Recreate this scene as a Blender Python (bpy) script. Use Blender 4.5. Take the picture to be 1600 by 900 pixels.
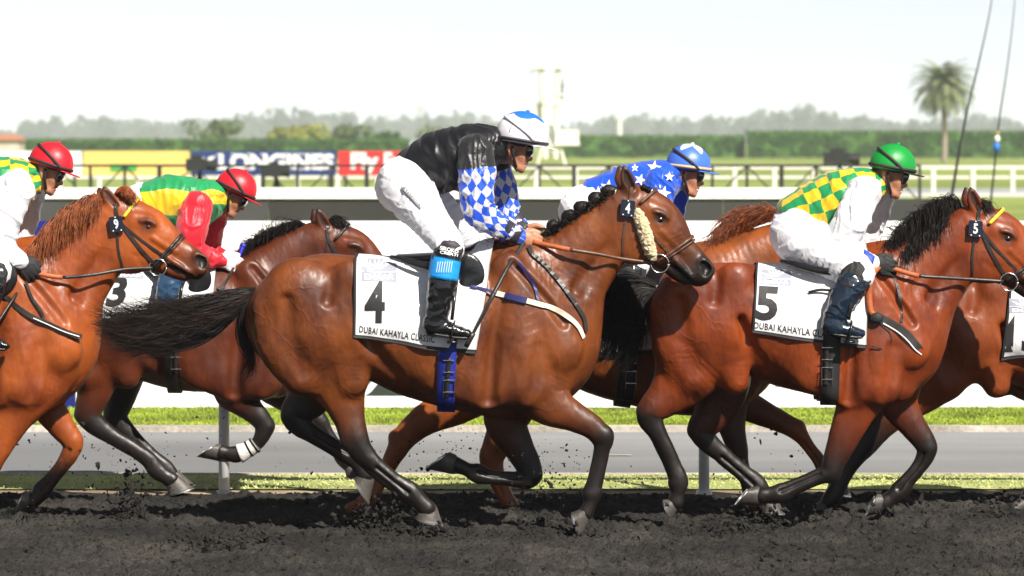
import bpy, bmesh, math, random
import numpy as np
import openvdb

for _o in list(bpy.data.objects): bpy.data.objects.remove(_o)
random.seed(4); rng = np.random.default_rng(4)
SC = bpy.context.scene
COL = SC.collection
R = math.radians

# ------------------------------------------------------------------ camera
F = 6000.0      # focal length in photo pixels (1600 wide)
HC = 2.017      # camera height
HOR = 222.0     # horizon row
cam = bpy.data.cameras.new('camera'); camo = bpy.data.objects.new('camera', cam); COL.objects.link(camo)
camo.location = (0, 0, HC); camo.rotation_euler = (R(90), 0, 0)
cam.sensor_width = 36; cam.lens = 36 * F / 1600; cam.shift_y = -(450 - HOR) / 1600
cam.clip_start = 0.5; cam.clip_end = 20000
cam.dof.use_dof = True; cam.dof.focus_distance = 19.9; cam.dof.aperture_fstop = 4.6
SC.camera = camo

# ------------------------------------------------------------------ sky, sun, exposure
SUN = np.array([0.46, -0.74, 0.84]); SUN /= np.linalg.norm(SUN)
wd = bpy.data.worlds.new('World'); SC.world = wd; wd.use_nodes = True
nt = wd.node_tree; bg = nt.nodes['Background']
sky = nt.nodes.new('ShaderNodeTexSky'); sky.sky_type = 'NISHITA'; sky.sun_disc = False
sky.sun_elevation = math.asin(SUN[2]); sky.sun_rotation = math.atan2(SUN[0], SUN[1])
sky.air_density = 0.45; sky.dust_density = 0.02; sky.ozone_density = 1.0
hsv = nt.nodes.new('ShaderNodeHueSaturation'); hsv.inputs['Saturation'].default_value = .30
nt.links.new(sky.outputs[0], hsv.inputs['Color']); nt.links.new(hsv.outputs[0], bg.inputs[0]); bg.inputs[1].default_value = 0.068
sl = bpy.data.lights.new('sun', 'SUN'); slo = bpy.data.objects.new('sun', sl); COL.objects.link(slo)
sl.energy = 5.0; sl.angle = R(0.53); sl.color = (1.0, 0.935, 0.845)
from mathutils import Vector, Matrix
from mathutils.bvhtree import BVHTree
slo.rotation_euler = Vector(-SUN).to_track_quat('-Z', 'Y').to_euler()
slo.location = (0, 0, 30)
SC.view_settings.view_transform = 'Standard'; SC.view_settings.look = 'None'
SC.view_settings.gamma = 1; SC.view_settings.exposure = 0.72
SC.render.engine = 'CYCLES'
SC.cycles.use_denoising = True
SC.cycles.max_bounces = 6; SC.cycles.volume_bounces = 2
SC.cycles.caustics_reflective = False; SC.cycles.caustics_refractive = False

# ------------------------------------------------------------------ helpers
def W(px, py, d):
    return np.array([(px - 800) / F * d, d, HC - (py - HOR) / F * d])
def GY(py): return HC * F / (py - HOR)          # ground distance of a photo row

def link(o, parent=None):
    COL.objects.link(o)
    if parent is not None: o.parent = parent
    return o
def tag(o, label=None, cat=None, group=None, kind=None):
    if label: o['label'] = label
    if cat: o['category'] = cat
    if group: o['group'] = group
    if kind: o['kind'] = kind
    return o
def empty(name, loc, label=None, cat=None, group=None):
    o = bpy.data.objects.new(name, None); o.location = tuple(loc); o.empty_display_size = .2
    link(o); tag(o, label, cat, group); return o
BASE = {}
def mesh(name, v, f, mat, parent=None, smooth=True, mats=None, mi=None):
    """v in world coordinates; stored relative to the top-level parent's location"""
    me = bpy.data.meshes.new(name)
    v = np.asarray(v, dtype=np.float64)
    p = parent; off = np.zeros(3)
    while p is not None: off = off + np.array(p.location); p = p.parent
    v = v - off
    if isinstance(f, np.ndarray):
        n = f.shape[1]; nf = len(f)
        me.vertices.add(len(v)); me.vertices.foreach_set('co', v.astype(np.float32).ravel())
        me.loops.add(nf * n); me.loops.foreach_set('vertex_index', f.astype(np.int32).ravel())
        me.polygons.add(nf)
        me.polygons.foreach_set('loop_start', np.arange(0, nf * n, n, dtype=np.int32))
        me.polygons.foreach_set('loop_total', np.full(nf, n, dtype=np.int32))
        me.update(calc_edges=True); me.validate()
    else:
        me.from_pydata([tuple(x) for x in v], [], [tuple(int(i) for i in q) for q in f]); me.update()
    for m in (mats or [mat]): me.materials.append(m)
    if mi is not None: me.polygons.foreach_set('material_index', np.asarray(mi, dtype=np.int32))
    me.polygons.foreach_set('use_smooth', np.full(len(me.polygons), smooth))
    o = bpy.data.objects.new(name, me); link(o, parent)
    return o
class MB:
    """collects boxes, bars and tubes into one mesh"""
    def __init__(s): s.v = []; s.f = []
    def add(s, v, f):
        b = len(s.v); s.v += [tuple(x) for x in v]; s.f += [tuple(i + b for i in q) for q in f]
    def box(s, lo, hi):
        x0, y0, z0 = lo; x1, y1, z1 = hi
        s.add([(x0,y0,z0),(x1,y0,z0),(x1,y1,z0),(x0,y1,z0),(x0,y0,z1),(x1,y0,z1),(x1,y1,z1),(x0,y1,z1)],
              [(0,3,2,1),(4,5,6,7),(0,1,5,4),(1,2,6,5),(2,3,7,6),(3,0,4,7)])
    def bar(s, a, b, r0, r1=None, n=8, cap=True):
        r1 = r0 if r1 is None else r1
        a = np.array(a, float); b = np.array(b, float); t = b - a; t /= np.linalg.norm(t) + 1e-9
        u = np.cross(t, [0, 1, 0.01]); u /= np.linalg.norm(u); w = np.cross(t, u)
        v = []
        for c, r in ((a, r0), (b, r1)):
            for i in range(n):
                an = 2 * math.pi * i / n; v.append(c + r * (math.cos(an) * u + math.sin(an) * w))
        f = [(i, (i + 1) % n, n + (i + 1) % n, n + i) for i in range(n)]
        if cap: f += [tuple(range(n - 1, -1, -1)), tuple(range(n, 2 * n))]
        s.add(v, f)
    def tube(s, pts, rad, n=8):
        pts = np.array(pts, float); rad = np.broadcast_to(np.array(rad, float), (len(pts),))
        T = np.gradient(pts, axis=0); T /= np.linalg.norm(T, axis=1)[:, None] + 1e-9
        v = []
        for c, t, r in zip(pts, T, rad):
            u = np.cross(t, [0.05, 1, 0.02]); u /= np.linalg.norm(u) + 1e-9; w = np.cross(t, u)
            for i in range(n):
                an = 2 * math.pi * i / n; v.append(c + r * (math.cos(an) * u + math.sin(an) * w))
        f = []
        for k in range(len(pts) - 1):
            f += [(k*n+i, k*n+(i+1) % n, (k+1)*n+(i+1) % n, (k+1)*n+i) for i in range(n)]
        f += [tuple(range(n - 1, -1, -1)), tuple(range((len(pts)-1)*n, len(pts)*n))]
        s.add(v, f)
    def ball(s, c, r, n=10, m=6):
        r = np.broadcast_to(np.array(r, float), (3,)); c = np.array(c, float); v = [c + [0, 0, -r[2]]]
        for j in range(1, m):
            ph = -math.pi/2 + math.pi * j / m
            for i in range(n):
                an = 2*math.pi*i/n; v.append(c + r * [math.cos(ph)*math.cos(an), math.cos(ph)*math.sin(an), math.sin(ph)])
        v.append(c + [0, 0, r[2]]); f = [(0, 1+(i+1) % n, 1+i) for i in range(n)]
        for j in range(m - 2):
            b = 1 + j*n; f += [(b+i, b+(i+1) % n, b+n+(i+1) % n, b+n+i) for i in range(n)]
        b = 1 + (m-2)*n; f += [(b+i, b+(i+1) % n, len(v)-1) for i in range(n)]
        s.add(v, f)
    def build(s, name, mat, parent=None, smooth=False):
        return mesh(name, s.v, s.f, mat, parent, smooth)

def _h(ix, iy, iz, seed):
    n = (ix * 374761393 + iy * 668265263 + iz * 2147483647 + seed * 1274126177).astype(np.int64) & 0xffffffff
    n = ((n ^ (n >> 13)) * 1274126177) & 0xffffffff
    n = ((n ^ (n >> 16)) * 2246822519) & 0xffffffff
    return ((n ^ (n >> 15)) & 0xffff) / 65535.0
def vnoise(p, seed=0):
    p = np.asarray(p, float); i = np.floor(p).astype(np.int64); f = p - i; f = f*f*(3-2*f)
    x, y, z = i[:, 0], i[:, 1], i[:, 2]; r = 0
    for a in (0, 1):
        for b in (0, 1):
            for c in (0, 1):
                wgt = (f[:, 0] if a else 1-f[:, 0]) * (f[:, 1] if b else 1-f[:, 1]) * (f[:, 2] if c else 1-f[:, 2])
                r = r + wgt * _h(x+a, y+b, z+c, seed)
    return r * 2 - 1
def fbm(p, o=4, seed=0):
    r = 0; a = 1.0; p = np.asarray(p, float)
    for k in range(o): r = r + a * vnoise(p, seed + k*17); p = p * 2.03 + 3.7; a *= .5
    return r

# ------------------------------------------------------------------ materials
def nmat(name):
    m = bpy.data.materials.new(name); m.use_nodes = True
    return m, m.node_tree.nodes, m.node_tree.links, m.node_tree.nodes['Principled BSDF']
def rgb(c): return (c[0], c[1], c[2], 1)
def noise_node(N, L, scale, detail=4, stretch=None, coord='Object', rough=.55):
    tc = N.new('ShaderNodeTexCoord'); n = N.new('ShaderNodeTexNoise')
    n.inputs['Scale'].default_value = scale; n.inputs['Detail'].default_value = detail; n.inputs['Roughness'].default_value = rough
    if stretch:
        mp = N.new('ShaderNodeMapping'); mp.inputs['Scale'].default_value = stretch
        L.new(tc.outputs[coord], mp.inputs[0]); L.new(mp.outputs[0], n.inputs['Vector'])
    else: L.new(tc.outputs[coord], n.inputs['Vector'])
    return n
def ramp(N, L, src, stops):
    r = N.new('ShaderNodeValToRGB'); e = r.color_ramp.elements
    while len(e) < len(stops): e.new(.5)
    for k, (p, c) in enumerate(stops): e[k].position = p; e[k].color = rgb(c) if len(c) == 3 else c
    L.new(src, r.inputs[0]); return r
def mixc(N, L, fac, a, b, blend='MIX'):
    m = N.new('ShaderNodeMix'); m.data_type = 'RGBA'; m.blend_type = blend
    for s, i in ((fac, 0), (a, 6), (b, 7)):
        if isinstance(s, (int, float)): m.inputs[i].default_value = s
        elif isinstance(s, tuple): m.inputs[i].default_value = rgb(s)
        else: L.new(s, m.inputs[i])
    return m.outputs[2]
def bump(N, L, P, h, strength=.3, dist=.01):
    b = N.new('ShaderNodeBump'); b.inputs['Strength'].default_value = strength; b.inputs['Distance'].default_value = dist
    L.new(h, b.inputs['Height']); L.new(b.outputs[0], P.inputs['Normal']); return b
_mc = {}
def mat(name, c, rough=.6, var=.12, scale=8, bmp=.0, bscale=60, metal=0, spec=.5, coat=0, sheen=0, bdist=.01, trans=0, stretch=None):
    if name in _mc: return _mc[name]
    m, N, L, P = nmat(name)
    n = noise_node(N, L, scale, 5, stretch)
    lo = tuple(x * (1-var) for x in c); hi = tuple(min(1, x * (1+var)) for x in c)
    r = ramp(N, L, n.outputs[0], [(.3, lo), (.7, hi)]); L.new(r.outputs[0], P.inputs['Base Color'])
    P.inputs['Roughness'].default_value = rough; P.inputs['Metallic'].default_value = metal
    P.inputs['Specular IOR Level'].default_value = spec; P.inputs['Coat Weight'].default_value = coat
    P.inputs['Coat Roughness'].default_value = .15; P.inputs['Sheen Weight'].default_value = sheen
    if bmp:
        b = noise_node(N, L, bscale, 4, stretch); bump(N, L, P, b.outputs[0], bmp, bdist)
    _mc[name] = m; return m

def coat_mat(name, a, b, dark=(.0095, .0066, .0052), rough=.47):
    """short glossy horse coat: mottled body tones with patches of sheen painted in, black points from the 'dark' attribute, fine hair grain"""
    m, N, L, P = nmat(name)
    n1 = noise_node(N, L, 4.6, 6, (1, 1, .8), rough=.62); r1 = ramp(N, L, n1.outputs[0], [(.34, a), (.66, b)])  # coat mottling, its contrast widened to paint in patches of sheen
    n2 = noise_node(N, L, 70, 3, (1, 1, .35)); r2 = ramp(N, L, n2.outputs[0], [(.3, (.92,)*3), (.7, (1.05,)*3)])
    c = mixc(N, L, 1.0, r1.outputs[0], r2.outputs[0], 'MULTIPLY')
    n4 = noise_node(N, L, 26, 5); r4 = ramp(N, L, n4.outputs[0], [(.70, (0, 0, 0)), (.84, (.35,)*3)])
    at = N.new('ShaderNodeAttribute'); at.attribute_name = 'dark'
    rd = ramp(N, L, at.outputs['Fac'], [(.05, (0, 0, 0)), (.95, (1, 1, 1))])
    c2 = mixc(N, L, rd.outputs[0], c, dark)
    dm = N.new('ShaderNodeAttribute'); dm.attribute_name = 'dust'
    mu = N.new('ShaderNodeMath'); mu.operation = 'MULTIPLY'
    L.new(dm.outputs['Fac'], mu.inputs[0]); L.new(r4.outputs[0], mu.inputs[1])
    c3 = mixc(N, L, mu.outputs[0], c2, (.10, .085, .07))
    L.new(c3, P.inputs['Base Color'])
    rr = ramp(N, L, n1.outputs[0], [(.25, (rough + .10,)*3), (.75, (rough - .08,)*3)]); L.new(rr.outputs[0], P.inputs['Roughness'])
    P.inputs['Specular IOR Level'].default_value = .36; P.inputs['Coat Weight'].default_value = .16; P.inputs['Coat Roughness'].default_value = .30
    n3 = noise_node(N, L, 11, 5, (1.0, 1.0, .6), rough=.5); ad = N.new('ShaderNodeMath'); ad.operation = 'ADD'
    n5 = noise_node(N, L, 130, 3, (1, 1, .22)); m5 = N.new('ShaderNodeMath'); m5.operation = 'MULTIPLY'; m5.inputs[1].default_value = .10
    L.new(n5.outputs[0], m5.inputs[0]); L.new(n3.outputs[0], ad.inputs[0]); L.new(m5.outputs[0], ad.inputs[1])
    # raised veins: warped cell borders, only in patches
    tc = N.new('ShaderNodeTexCoord'); nw = noise_node(N, L, 5, 3); ma = N.new('ShaderNodeVectorMath'); ma.operation = 'MULTIPLY_ADD'; ma.inputs[1].default_value = (.16, .16, .16)
    L.new(nw.outputs['Color'], ma.inputs[0]); L.new(tc.outputs['Object'], ma.inputs[2])
    vo = N.new('ShaderNodeTexVoronoi'); vo.feature = 'DISTANCE_TO_EDGE'; vo.inputs['Scale'].default_value = 5.5; L.new(ma.outputs[0], vo.inputs['Vector'])
    rv = ramp(N, L, vo.outputs['Distance'], [(0, (1,)*3), (.045, (0,)*3)]); nm = noise_node(N, L, 2.6, 2); rm = ramp(N, L, nm.outputs[0], [(.52, (0,)*3), (.66, (.17,)*3)])
    mv = N.new('ShaderNodeMath'); mv.operation = 'MULTIPLY_ADD'; L.new(rv.outputs[0], mv.inputs[0]); L.new(rm.outputs[0], mv.inputs[1]); L.new(ad.outputs[0], mv.inputs[2])
    bump(N, L, P, mv.outputs[0], .38, .020)
    return m

# ------------------------------------------------------------------ implicit modelling
FAR = .16
def crom(P, sub):
    P = np.asarray(P, float); n = len(P); out = []
    if n == 2:
        t = np.linspace(0, 1, sub + 1)[:, None]; return P[0] * (1-t) + P[1] * t
    Q = np.vstack([2*P[0]-P[1], P, 2*P[-1]-P[-2]])
    for i in range(1, n):
        p0, p1, p2, p3 = Q[i-1], Q[i], Q[i+1], Q[i+2]
        for k in range(sub):
            t = k / sub
            out.append(.5*((2*p1) + (-p0+p2)*t + (2*p0-5*p1+4*p2-p3)*t*t + (-p0+3*p1-3*p2+p3)*t**3))
    out.append(P[-1]); return np.array(out)
class Grid:
    def __init__(s, lo, hi, h):
        s.lo = np.array(lo, float); s.h = h
        s.n = np.ceil((np.array(hi) - s.lo) / h).astype(int) + 1
        s.d = np.full(s.n, FAR, np.float32); s.a = np.zeros(s.n, np.float32)
    def sl(s, lo, hi):
        i0 = np.clip(np.floor((lo - s.lo) / s.h).astype(int), 0, s.n); i1 = np.clip(np.ceil((hi - s.lo) / s.h).astype(int) + 1, 0, s.n)
        return i0, i1
    def axes(s, i0, i1):
        return [s.lo[k] + s.h * np.arange(i0[k], i1[k]) for k in range(3)]
    def put(s, i0, i1, dn, val, k, sub=False):
        S = tuple(slice(a, b) for a, b in zip(i0, i1)); d = s.d[S]
        if sub:
            h = np.clip(.5 - .5 * (d + dn) / k, 0, 1); s.d[S] = d * (1-h) - dn * h + k*h*(1-h)
            if val is not None: s.a[S] = s.a[S]*(1-h) + val*h
        else:
            h = np.clip(.5 + .5 * (d - dn) / k, 0, 1); s.d[S] = d * (1-h) + dn*h - k*h*(1-h)
            s.a[S] = s.a[S] * (1-h) + val*h
    def tube(s, S, k=.02, p=2.0, sub=False, res=5, noval=False):
        """S rows: x, z, r (in the side plane), w (lateral), y, dark"""
        S = crom(np.array(S, float), res) if len(S) > 1 else np.vstack([S, S])
        S[:, 2:4] = np.maximum(S[:, 2:4], .002)
        m = k + s.h * 3 + .012
        lo = np.array([(S[:, 0]-S[:, 2]).min(), (S[:, 4]-S[:, 3]).min(), (S[:, 1]-S[:, 2]).min()]) - m
        hi = np.array([(S[:, 0]+S[:, 2]).max(), (S[:, 4]+S[:, 3]).max(), (S[:, 1]+S[:, 2]).max()]) + m
        i0, i1 = s.sl(lo, hi)
        if (i1 <= i0).any(): return
        X, Y, Z = s.axes(i0, i1)
        gx, gz = np.meshgrid(X, Z, indexing='ij')
        best = np.full(gx.shape, 1e9); q = np.zeros(gx.shape); T = np.zeros(gx.shape + (4,))
        for A, B in zip(S[:-1], S[1:]):
            ex, ez = B[0]-A[0], B[1]-A[1]; L2 = ex*ex + ez*ez + 1e-12
            t = np.clip(((gx-A[0])*ex + (gz-A[1])*ez) / L2, 0, 1)
            qq = np.hypot(gx-A[0]-t*ex, gz-A[1]-t*ez); r = A[2]+(B[2]-A[2])*t
            c = qq - r; b = c < best
            best = np.where(b, c, best); q = np.where(b, qq, q)
            for j in range(4): T[..., j] = np.where(b, A[2+j] + (B[2+j]-A[2+j])*t, T[..., j])
        r = T[:, None, :, 0]; w = T[:, None, :, 1]; y0 = T[:, None, :, 2]
        yy = Y[None, :, None] - y0
        if p == 2.0: e = np.sqrt((q[:, None, :]/r)**2 + (yy/w)**2)
        else: e = ((q[:, None, :]/r)**p + np.abs(yy/w)**p)**(1/p)
        dn = ((e - 1) * np.minimum(r, w)).astype(np.float32)
        s.put(i0, i1, dn, None if noval else np.broadcast_to(T[:, None, :, 3], dn.shape), k, sub)
    def sample(s, P, arr=None):
        arr = s.d if arr is None else arr
        q = (np.asarray(P) - s.lo) / s.h; q = np.clip(q, 0, s.n - 1.001); i = q.astype(int); f = (q - i)
        r = 0
        for a in (0, 1):
            for b in (0, 1):
                for c in (0, 1):
                    r = r + (f[..., 0] if a else 1-f[..., 0])*(f[..., 1] if b else 1-f[..., 1])*(f[..., 2] if c else 1-f[..., 2]) * arr[i[..., 0]+a, i[..., 1]+b, i[..., 2]+c]
        return r
    def grad(s, P):
        e = s.h * 1.5; g = []
        for k in range(3):
            o = np.zeros(3); o[k] = e; g.append(s.sample(P + o) - s.sample(P - o))
        g = np.stack(g, -1); return g / (np.linalg.norm(g, axis=-1, keepdims=True) + 1e-9)
    def cast(s, O, D, iso=0., maxd=1.6, step=None):
        O = np.asarray(O, float); D = np.asarray(D, float); D = D / np.linalg.norm(D, axis=-1, keepdims=True)
        t = np.zeros(len(O)); hit = np.zeros(len(O), bool); prev = s.sample(O) - iso; step = step or s.h * .75
        for _ in range(int(maxd / step)):
            nt_ = t + step; cur = s.sample(O + D * nt_[:, None]) - iso
            new = (~hit) & (cur <= 0)
            fr = np.where(new, prev / (prev - cur + 1e-9), 1.0)
            t = np.where(hit, t, np.where(new, t + step * np.clip(fr, 0, 1), nt_)); hit |= new; prev = np.where(hit, prev, cur)
            if hit.all(): break
        return O + D * t[:, None], hit
    def mesh(s):
        g = openvdb.FloatGrid(FAR); g.copyFromArray(np.ascontiguousarray(np.clip(s.d, -FAR, FAR)))
        pts, quads = g.convertToQuads(isovalue=0.0)
        v = pts.astype(float) * s.h + s.lo; q = quads.astype(np.int64)
        # orient outwards
        a = v[q[:, 0]]; n = np.cross(v[q[:, 1]] - a, v[q[:, 2]] - a)
        c = s.grad(v[q[:2000, 0]]); 
        if (n[:2000] * c).sum(1).mean() < 0: q = q[:, ::-1]
        return v, q
def attr(o, name, vals):
    a = o.data.attributes.new(name, 'FLOAT', 'POINT'); a.data.foreach_set('value', np.asarray(vals, np.float32))
def attr3(o, name, vals):
    a = o.data.attributes.new(name, 'FLOAT_VECTOR', 'POINT'); a.data.foreach_set('vector', np.asarray(vals, np.float32).ravel())

def ribbon(P, N, width, thick):
    P = np.asarray(P, float); n = len(P); T = np.gradient(P, axis=0); T /= np.linalg.norm(T, axis=1)[:, None] + 1e-9
    S = np.cross(T, N); S /= np.linalg.norm(S, axis=1)[:, None] + 1e-9
    w = np.broadcast_to(np.asarray(width, float), (n,))[:, None] / 2
    a = P - S*w; b = P + S*w
    V = np.stack([a, b, b + N*thick, a + N*thick], 1).reshape(-1, 3)
    f = []
    for i in range(n - 1):
        o = i*4
        for k in range(4): f.append((o+k, o+(k+1) % 4, o+4+(k+1) % 4, o+4+k))
    f += [(3, 2, 1, 0), tuple(range((n-1)*4, n*4))]
    return V, f
def strands(PL, r0, r1=.0005):
    """PL (N,K,3) polylines -> one mesh of three-sided tapering hairs"""
    PL = np.asarray(PL, float); n, K, _ = PL.shape
    T = np.gradient(PL, axis=1); T /= np.linalg.norm(T, axis=2)[..., None] + 1e-9
    U = np.cross(T, np.array([.13, 1, .21])); U /= np.linalg.norm(U, axis=2)[..., None] + 1e-9; Wv = np.cross(T, U)
    r = (r0 * (1 - np.linspace(0, 1, K)**1.6) + r1)[None, :, None]
    V = np.stack([PL + r*(math.cos(a)*U + math.sin(a)*Wv) for a in (0, 2.094, 4.189)], 2).reshape(-1, 3)
    b = (np.arange(n)[:, None]*K*3 + np.arange(K-1)[None]*3).ravel()
    f = np.concatenate([np.stack([b+k, b+(k+1) % 3, b+3+(k+1) % 3, b+3+k], 1) for k in range(3)])
    return V, f

def text_2d(body, bold=0.0, spacing=1.0):
    cu = bpy.data.curves.new('t', 'FONT'); cu.body = body; cu.size = 1; cu.offset = bold; cu.resolution_u = 3; cu.space_character = spacing
    o = bpy.data.objects.new('t', cu); COL.objects.link(o)
    dg = bpy.context.evaluated_depsgraph_get(); me = o.evaluated_get(dg).to_mesh()
    bm = bmesh.new(); bm.from_mesh(me); o.evaluated_get(dg).to_mesh_clear()
    bmesh.ops.remove_doubles(bm, verts=bm.verts, dist=1e-4)
    bmesh.ops.triangulate(bm, faces=bm.faces)
    for _ in range(3):
        L = [e for e in bm.edges if e.calc_length() > .22]
        if not L: break
        bmesh.ops.subdivide_edges(bm, edges=L, cuts=1); bmesh.ops.triangulate(bm, faces=bm.faces)
    v = np.array([x.co[:2] for x in bm.verts]); bm.verts.index_update()
    f = [tuple(x.index for x in q.verts) for q in bm.faces]
    bm.free(); bpy.data.objects.remove(o); bpy.data.curves.remove(cu)
    lo, hi = v.min(0), v.max(0); v = (v - lo) / (hi - lo)
    return v, f        # normalised to the unit square, y up
_tx = {}
def text_quad(body, q, bold=0.0, spacing=1.0):
    """text stretched onto a pixel quad (top-left, top-right, bottom-right, bottom-left)"""
    key = (body, bold, spacing)
    if key not in _tx: _tx[key] = text_2d(body, bold, spacing)
    v, f = _tx[key]; q = np.array(q, float); u = v[:, :1]; w = 1 - v[:, 1:]
    p = q[0]*(1-u)*(1-w) + q[1]*u*(1-w) + q[2]*u*w + q[3]*(1-u)*w
    return p, f
def face_cam(v, f):
    """orient triangles towards the camera side (-y)"""
    out = []
    for q in f:
        a, b, c = v[q[0]], v[q[1]], v[q[2]]
        out.append(q if np.cross(b-a, c-a)[1] < 0 else tuple(reversed(q)))
    return out
# ================================================================== SETTING
def sheet(name, x0, x1, y0, y1, z, m, kind='structure'):
    o = mesh(name, [(x0,y0,z),(x1,y0,z),(x1,y1,z),(x0,y1,z)], [(0,1,2,3)], m, smooth=False)
    o['kind'] = kind; return o
def ground_mat(name, stops, scale, bmp=.3, bscale=40, rough=.9, bdist=.02, fine=None, stretch=None):
    m, N, L, P = nmat(name); n = noise_node(N, L, scale, 8, stretch, rough=.65); r = ramp(N, L, n.outputs[0], stops); out = r.outputs[0]
    if fine:
        n2 = noise_node(N, L, fine, 4); n7 = noise_node(N, L, scale*.4, 3, stretch); r7 = ramp(N, L, n7.outputs[0], [(.38, (.72,)*3), (.62, (1.12,)*3)]); out = mixc(N, L, 1.0, out, r7.outputs[0], 'MULTIPLY'); r2 = ramp(N, L, n2.outputs[0], [(.3, (.7,)*3), (.7, (1.2,)*3)]); out = mixc(N, L, 1.0, out, r2.outputs[0], 'MULTIPLY')
    L.new(out, P.inputs['Base Color']); P.inputs['Roughness'].default_value = rough; P.inputs['Specular IOR Level'].default_value = .25
    b = noise_node(N, L, bscale, 6); bump(N, L, P, b.outputs[0], bmp, bdist); return m
M_dirt = ground_mat('dirt', [(.3, (.018, .018, .0185)), (.5, (.040, .038, .034)), (.74, (.085, .077, .064))], 1.3, 1.0, 48, .95, .05, fine=30)
M_sand = ground_mat('sand_edge', [(.3, (.22, .17, .11)), (.7, (.42, .33, .22))], 3, .5, 60, fine=25)
M_grass = ground_mat('turf_green', [(.3, (.17, .23, .018)), (.7, (.27, .33, .04))], 1.2, .6, 90, fine=14)
M_verge = ground_mat('verge_green', [(.25, (.36, .41, .13)), (.7, (.47, .50, .21))], 1.3, .6, 90, fine=14)
M_lawn = ground_mat('far_lawn', [(.3, (.20, .27, .05)), (.7, (.30, .36, .09))], .05, .2, 1.0, fine=.5)
M_road = ground_mat('asphalt', [(.25, (.215, .22, .227)), (.75, (.275, .28, .284))], .55, .35, 160, .85, .004, fine=110, stretch=(.35, 1.6, 1))
M_kerb = ground_mat('concrete_kerb', [(.3, (.42, .38, .32)), (.7, (.58, .53, .46))], 3, .4, 60, fine=30)
M_path = ground_mat('far_path', [(.3, (.30, .32, .34)), (.7, (.38, .40, .42))], .1, .1, 5)
M_pale = ground_mat('pale_track', [(.3, (.55, .55, .52)), (.7, (.68, .67, .63))], .1, .1, 5)

YD = GY(772.5)                     # far edge of the dirt
sheet('ground', -3000, 3000, -30, 3900, -.12, M_lawn)
sheet('dirt_track', -40, 40, -25, YD - .02, -.075, M_dirt)

# the loose dirt in front of the lens as real relief
def dirt_h(x, y):
    p = np.stack([x, y, x*0], -1)
    wv = np.stack([x + .10*vnoise(p*3, 90), y + .10*vnoise(p*3, 91), x*0], -1)
    h = .014*fbm(wv*[1.0, 1.6, 1], 3, 5) + .022*np.abs(fbm(wv*[5.5, 6, 1], 3, 9)) + .026*np.maximum(0, vnoise(wv*[11, 10, 1], 31))**1.3 + .018*np.maximum(0, vnoise(wv*[19, 17, 1], 37)) + .016*np.maximum(-.2, fbm(p*[24, 22, 1], 2, 40)) + .007*vnoise(p*[48, 40, 1], 44)
    for k in range(46):                                   # hoof prints with thrown-up rims
        pass
    return h - .012
rp = np.random.default_rng(12); PR = np.stack([rp.uniform(-4.6, 4.6, 120), rp.uniform(16.2, 21.8, 120), rp.uniform(.09, .16, 120), rp.uniform(.008, .022, 120)], 1)
nx, ny = 760, 420
gx, gy = np.meshgrid(np.linspace(-4.9, 4.9, nx), np.linspace(15.6, YD, ny), indexing='ij')
hz = dirt_h(gx.ravel(), gy.ravel())
for (cx, cy, rr, dp) in PR:
    q = np.hypot((gx.ravel()-cx)/1.25, gy.ravel()-cy)/rr
    hz += -dp*np.exp(-(q**2)*1.6) + dp*.75*np.exp(-((q-1.25)**2)*7)
def dirt_z(x, y):
    i = np.clip((np.asarray(x)+4.9)/9.8*(nx-1), 0, nx-1).astype(int); j = np.clip((np.asarray(y)-15.6)/(YD-15.6)*(ny-1), 0, ny-1).astype(int)
    return hz.reshape(nx, ny)[i, j]
ed = np.clip((YD - gy.ravel())/.22, 0, 1); hz = hz*(.25+.75*ed) + .012*(1-ed)*0
V = np.stack([gx.ravel(), gy.ravel() + .03*vnoise(np.stack([gx.ravel()*9, gy.ravel()*0, gy.ravel()*0], 1), 3)*(1-ed), hz], 1)
idx = np.arange(nx*ny).reshape(nx, ny)
Fq = np.stack([idx[:-1, :-1].ravel(), idx[1:, :-1].ravel(), idx[1:, 1:].ravel(), idx[:-1, 1:].ravel()], 1)
tag(mesh('churned_dirt', V, Fq, M_dirt), kind='structure')

sheet('sand_edging', -40, 40, YD - .05, GY(763), -.012, M_sand)
sheet('grass_verge', -40, 40, GY(763), GY(741), -.004, M_verge)
mbk = MB(); mbk.box((-40, GY(741), -.06), (40, GY(741)+.06, .005)); tag(mbk.build('near_kerb', M_kerb), kind='structure')
sheet('service_road', -40, 40, GY(741)+.06, GY(673), -.010, M_road)
mbk = MB(); mbk.box((-40, GY(673), -.06), (40, GY(673)+.14, .03)); tag(mbk.build('far_kerb', M_kerb), kind='structure')
sheet('grass_strip', -40, 40, GY(673)+.14, 29.6, -.002, M_grass)
sheet('turf_course', -80, 80, 29.6, GY(306), -.03, M_lawn)
sheet('pale_path', -160, 160, GY(306), GY(300), -.03, M_pale)
sheet('far_road', -160, 160, GY(300), GY(293.5), -.03, M_path)

def blades(name, x0, x1, y0, y1, n, h, m, label, lean=.5, seed=1):
    r = np.random.default_rng(seed); x = r.uniform(x0, x1, n); y = r.uniform(y0, y1, n)
    den = fbm(np.stack([x*1.3, y*2, x*0], 1), 3, seed); hh = h * r.uniform(.5, 1.25, n) * (1 + .35*den)
    a = r.uniform(0, 6.28, n); w = r.uniform(.004, .009, n)
    b = np.stack([x, y, np.zeros(n)], 1); s = np.stack([np.cos(a), np.sin(a), a*0], 1)*w[:, None]
    tip = b + np.stack([r.normal(0, lean, n)*hh, r.normal(0, lean, n)*hh, hh], 1)
    V = np.stack([b - s, b + s, tip], 1).reshape(-1, 3); f = np.arange(3*n).reshape(n, 3)
    o = mesh(name, V, f, m, smooth=False); return tag(o, label, 'grass', kind='stuff')
M_bl = mat('grass_blades', (.27, .345, .045), .6, .45, 1.6, spec=.25)
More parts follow.
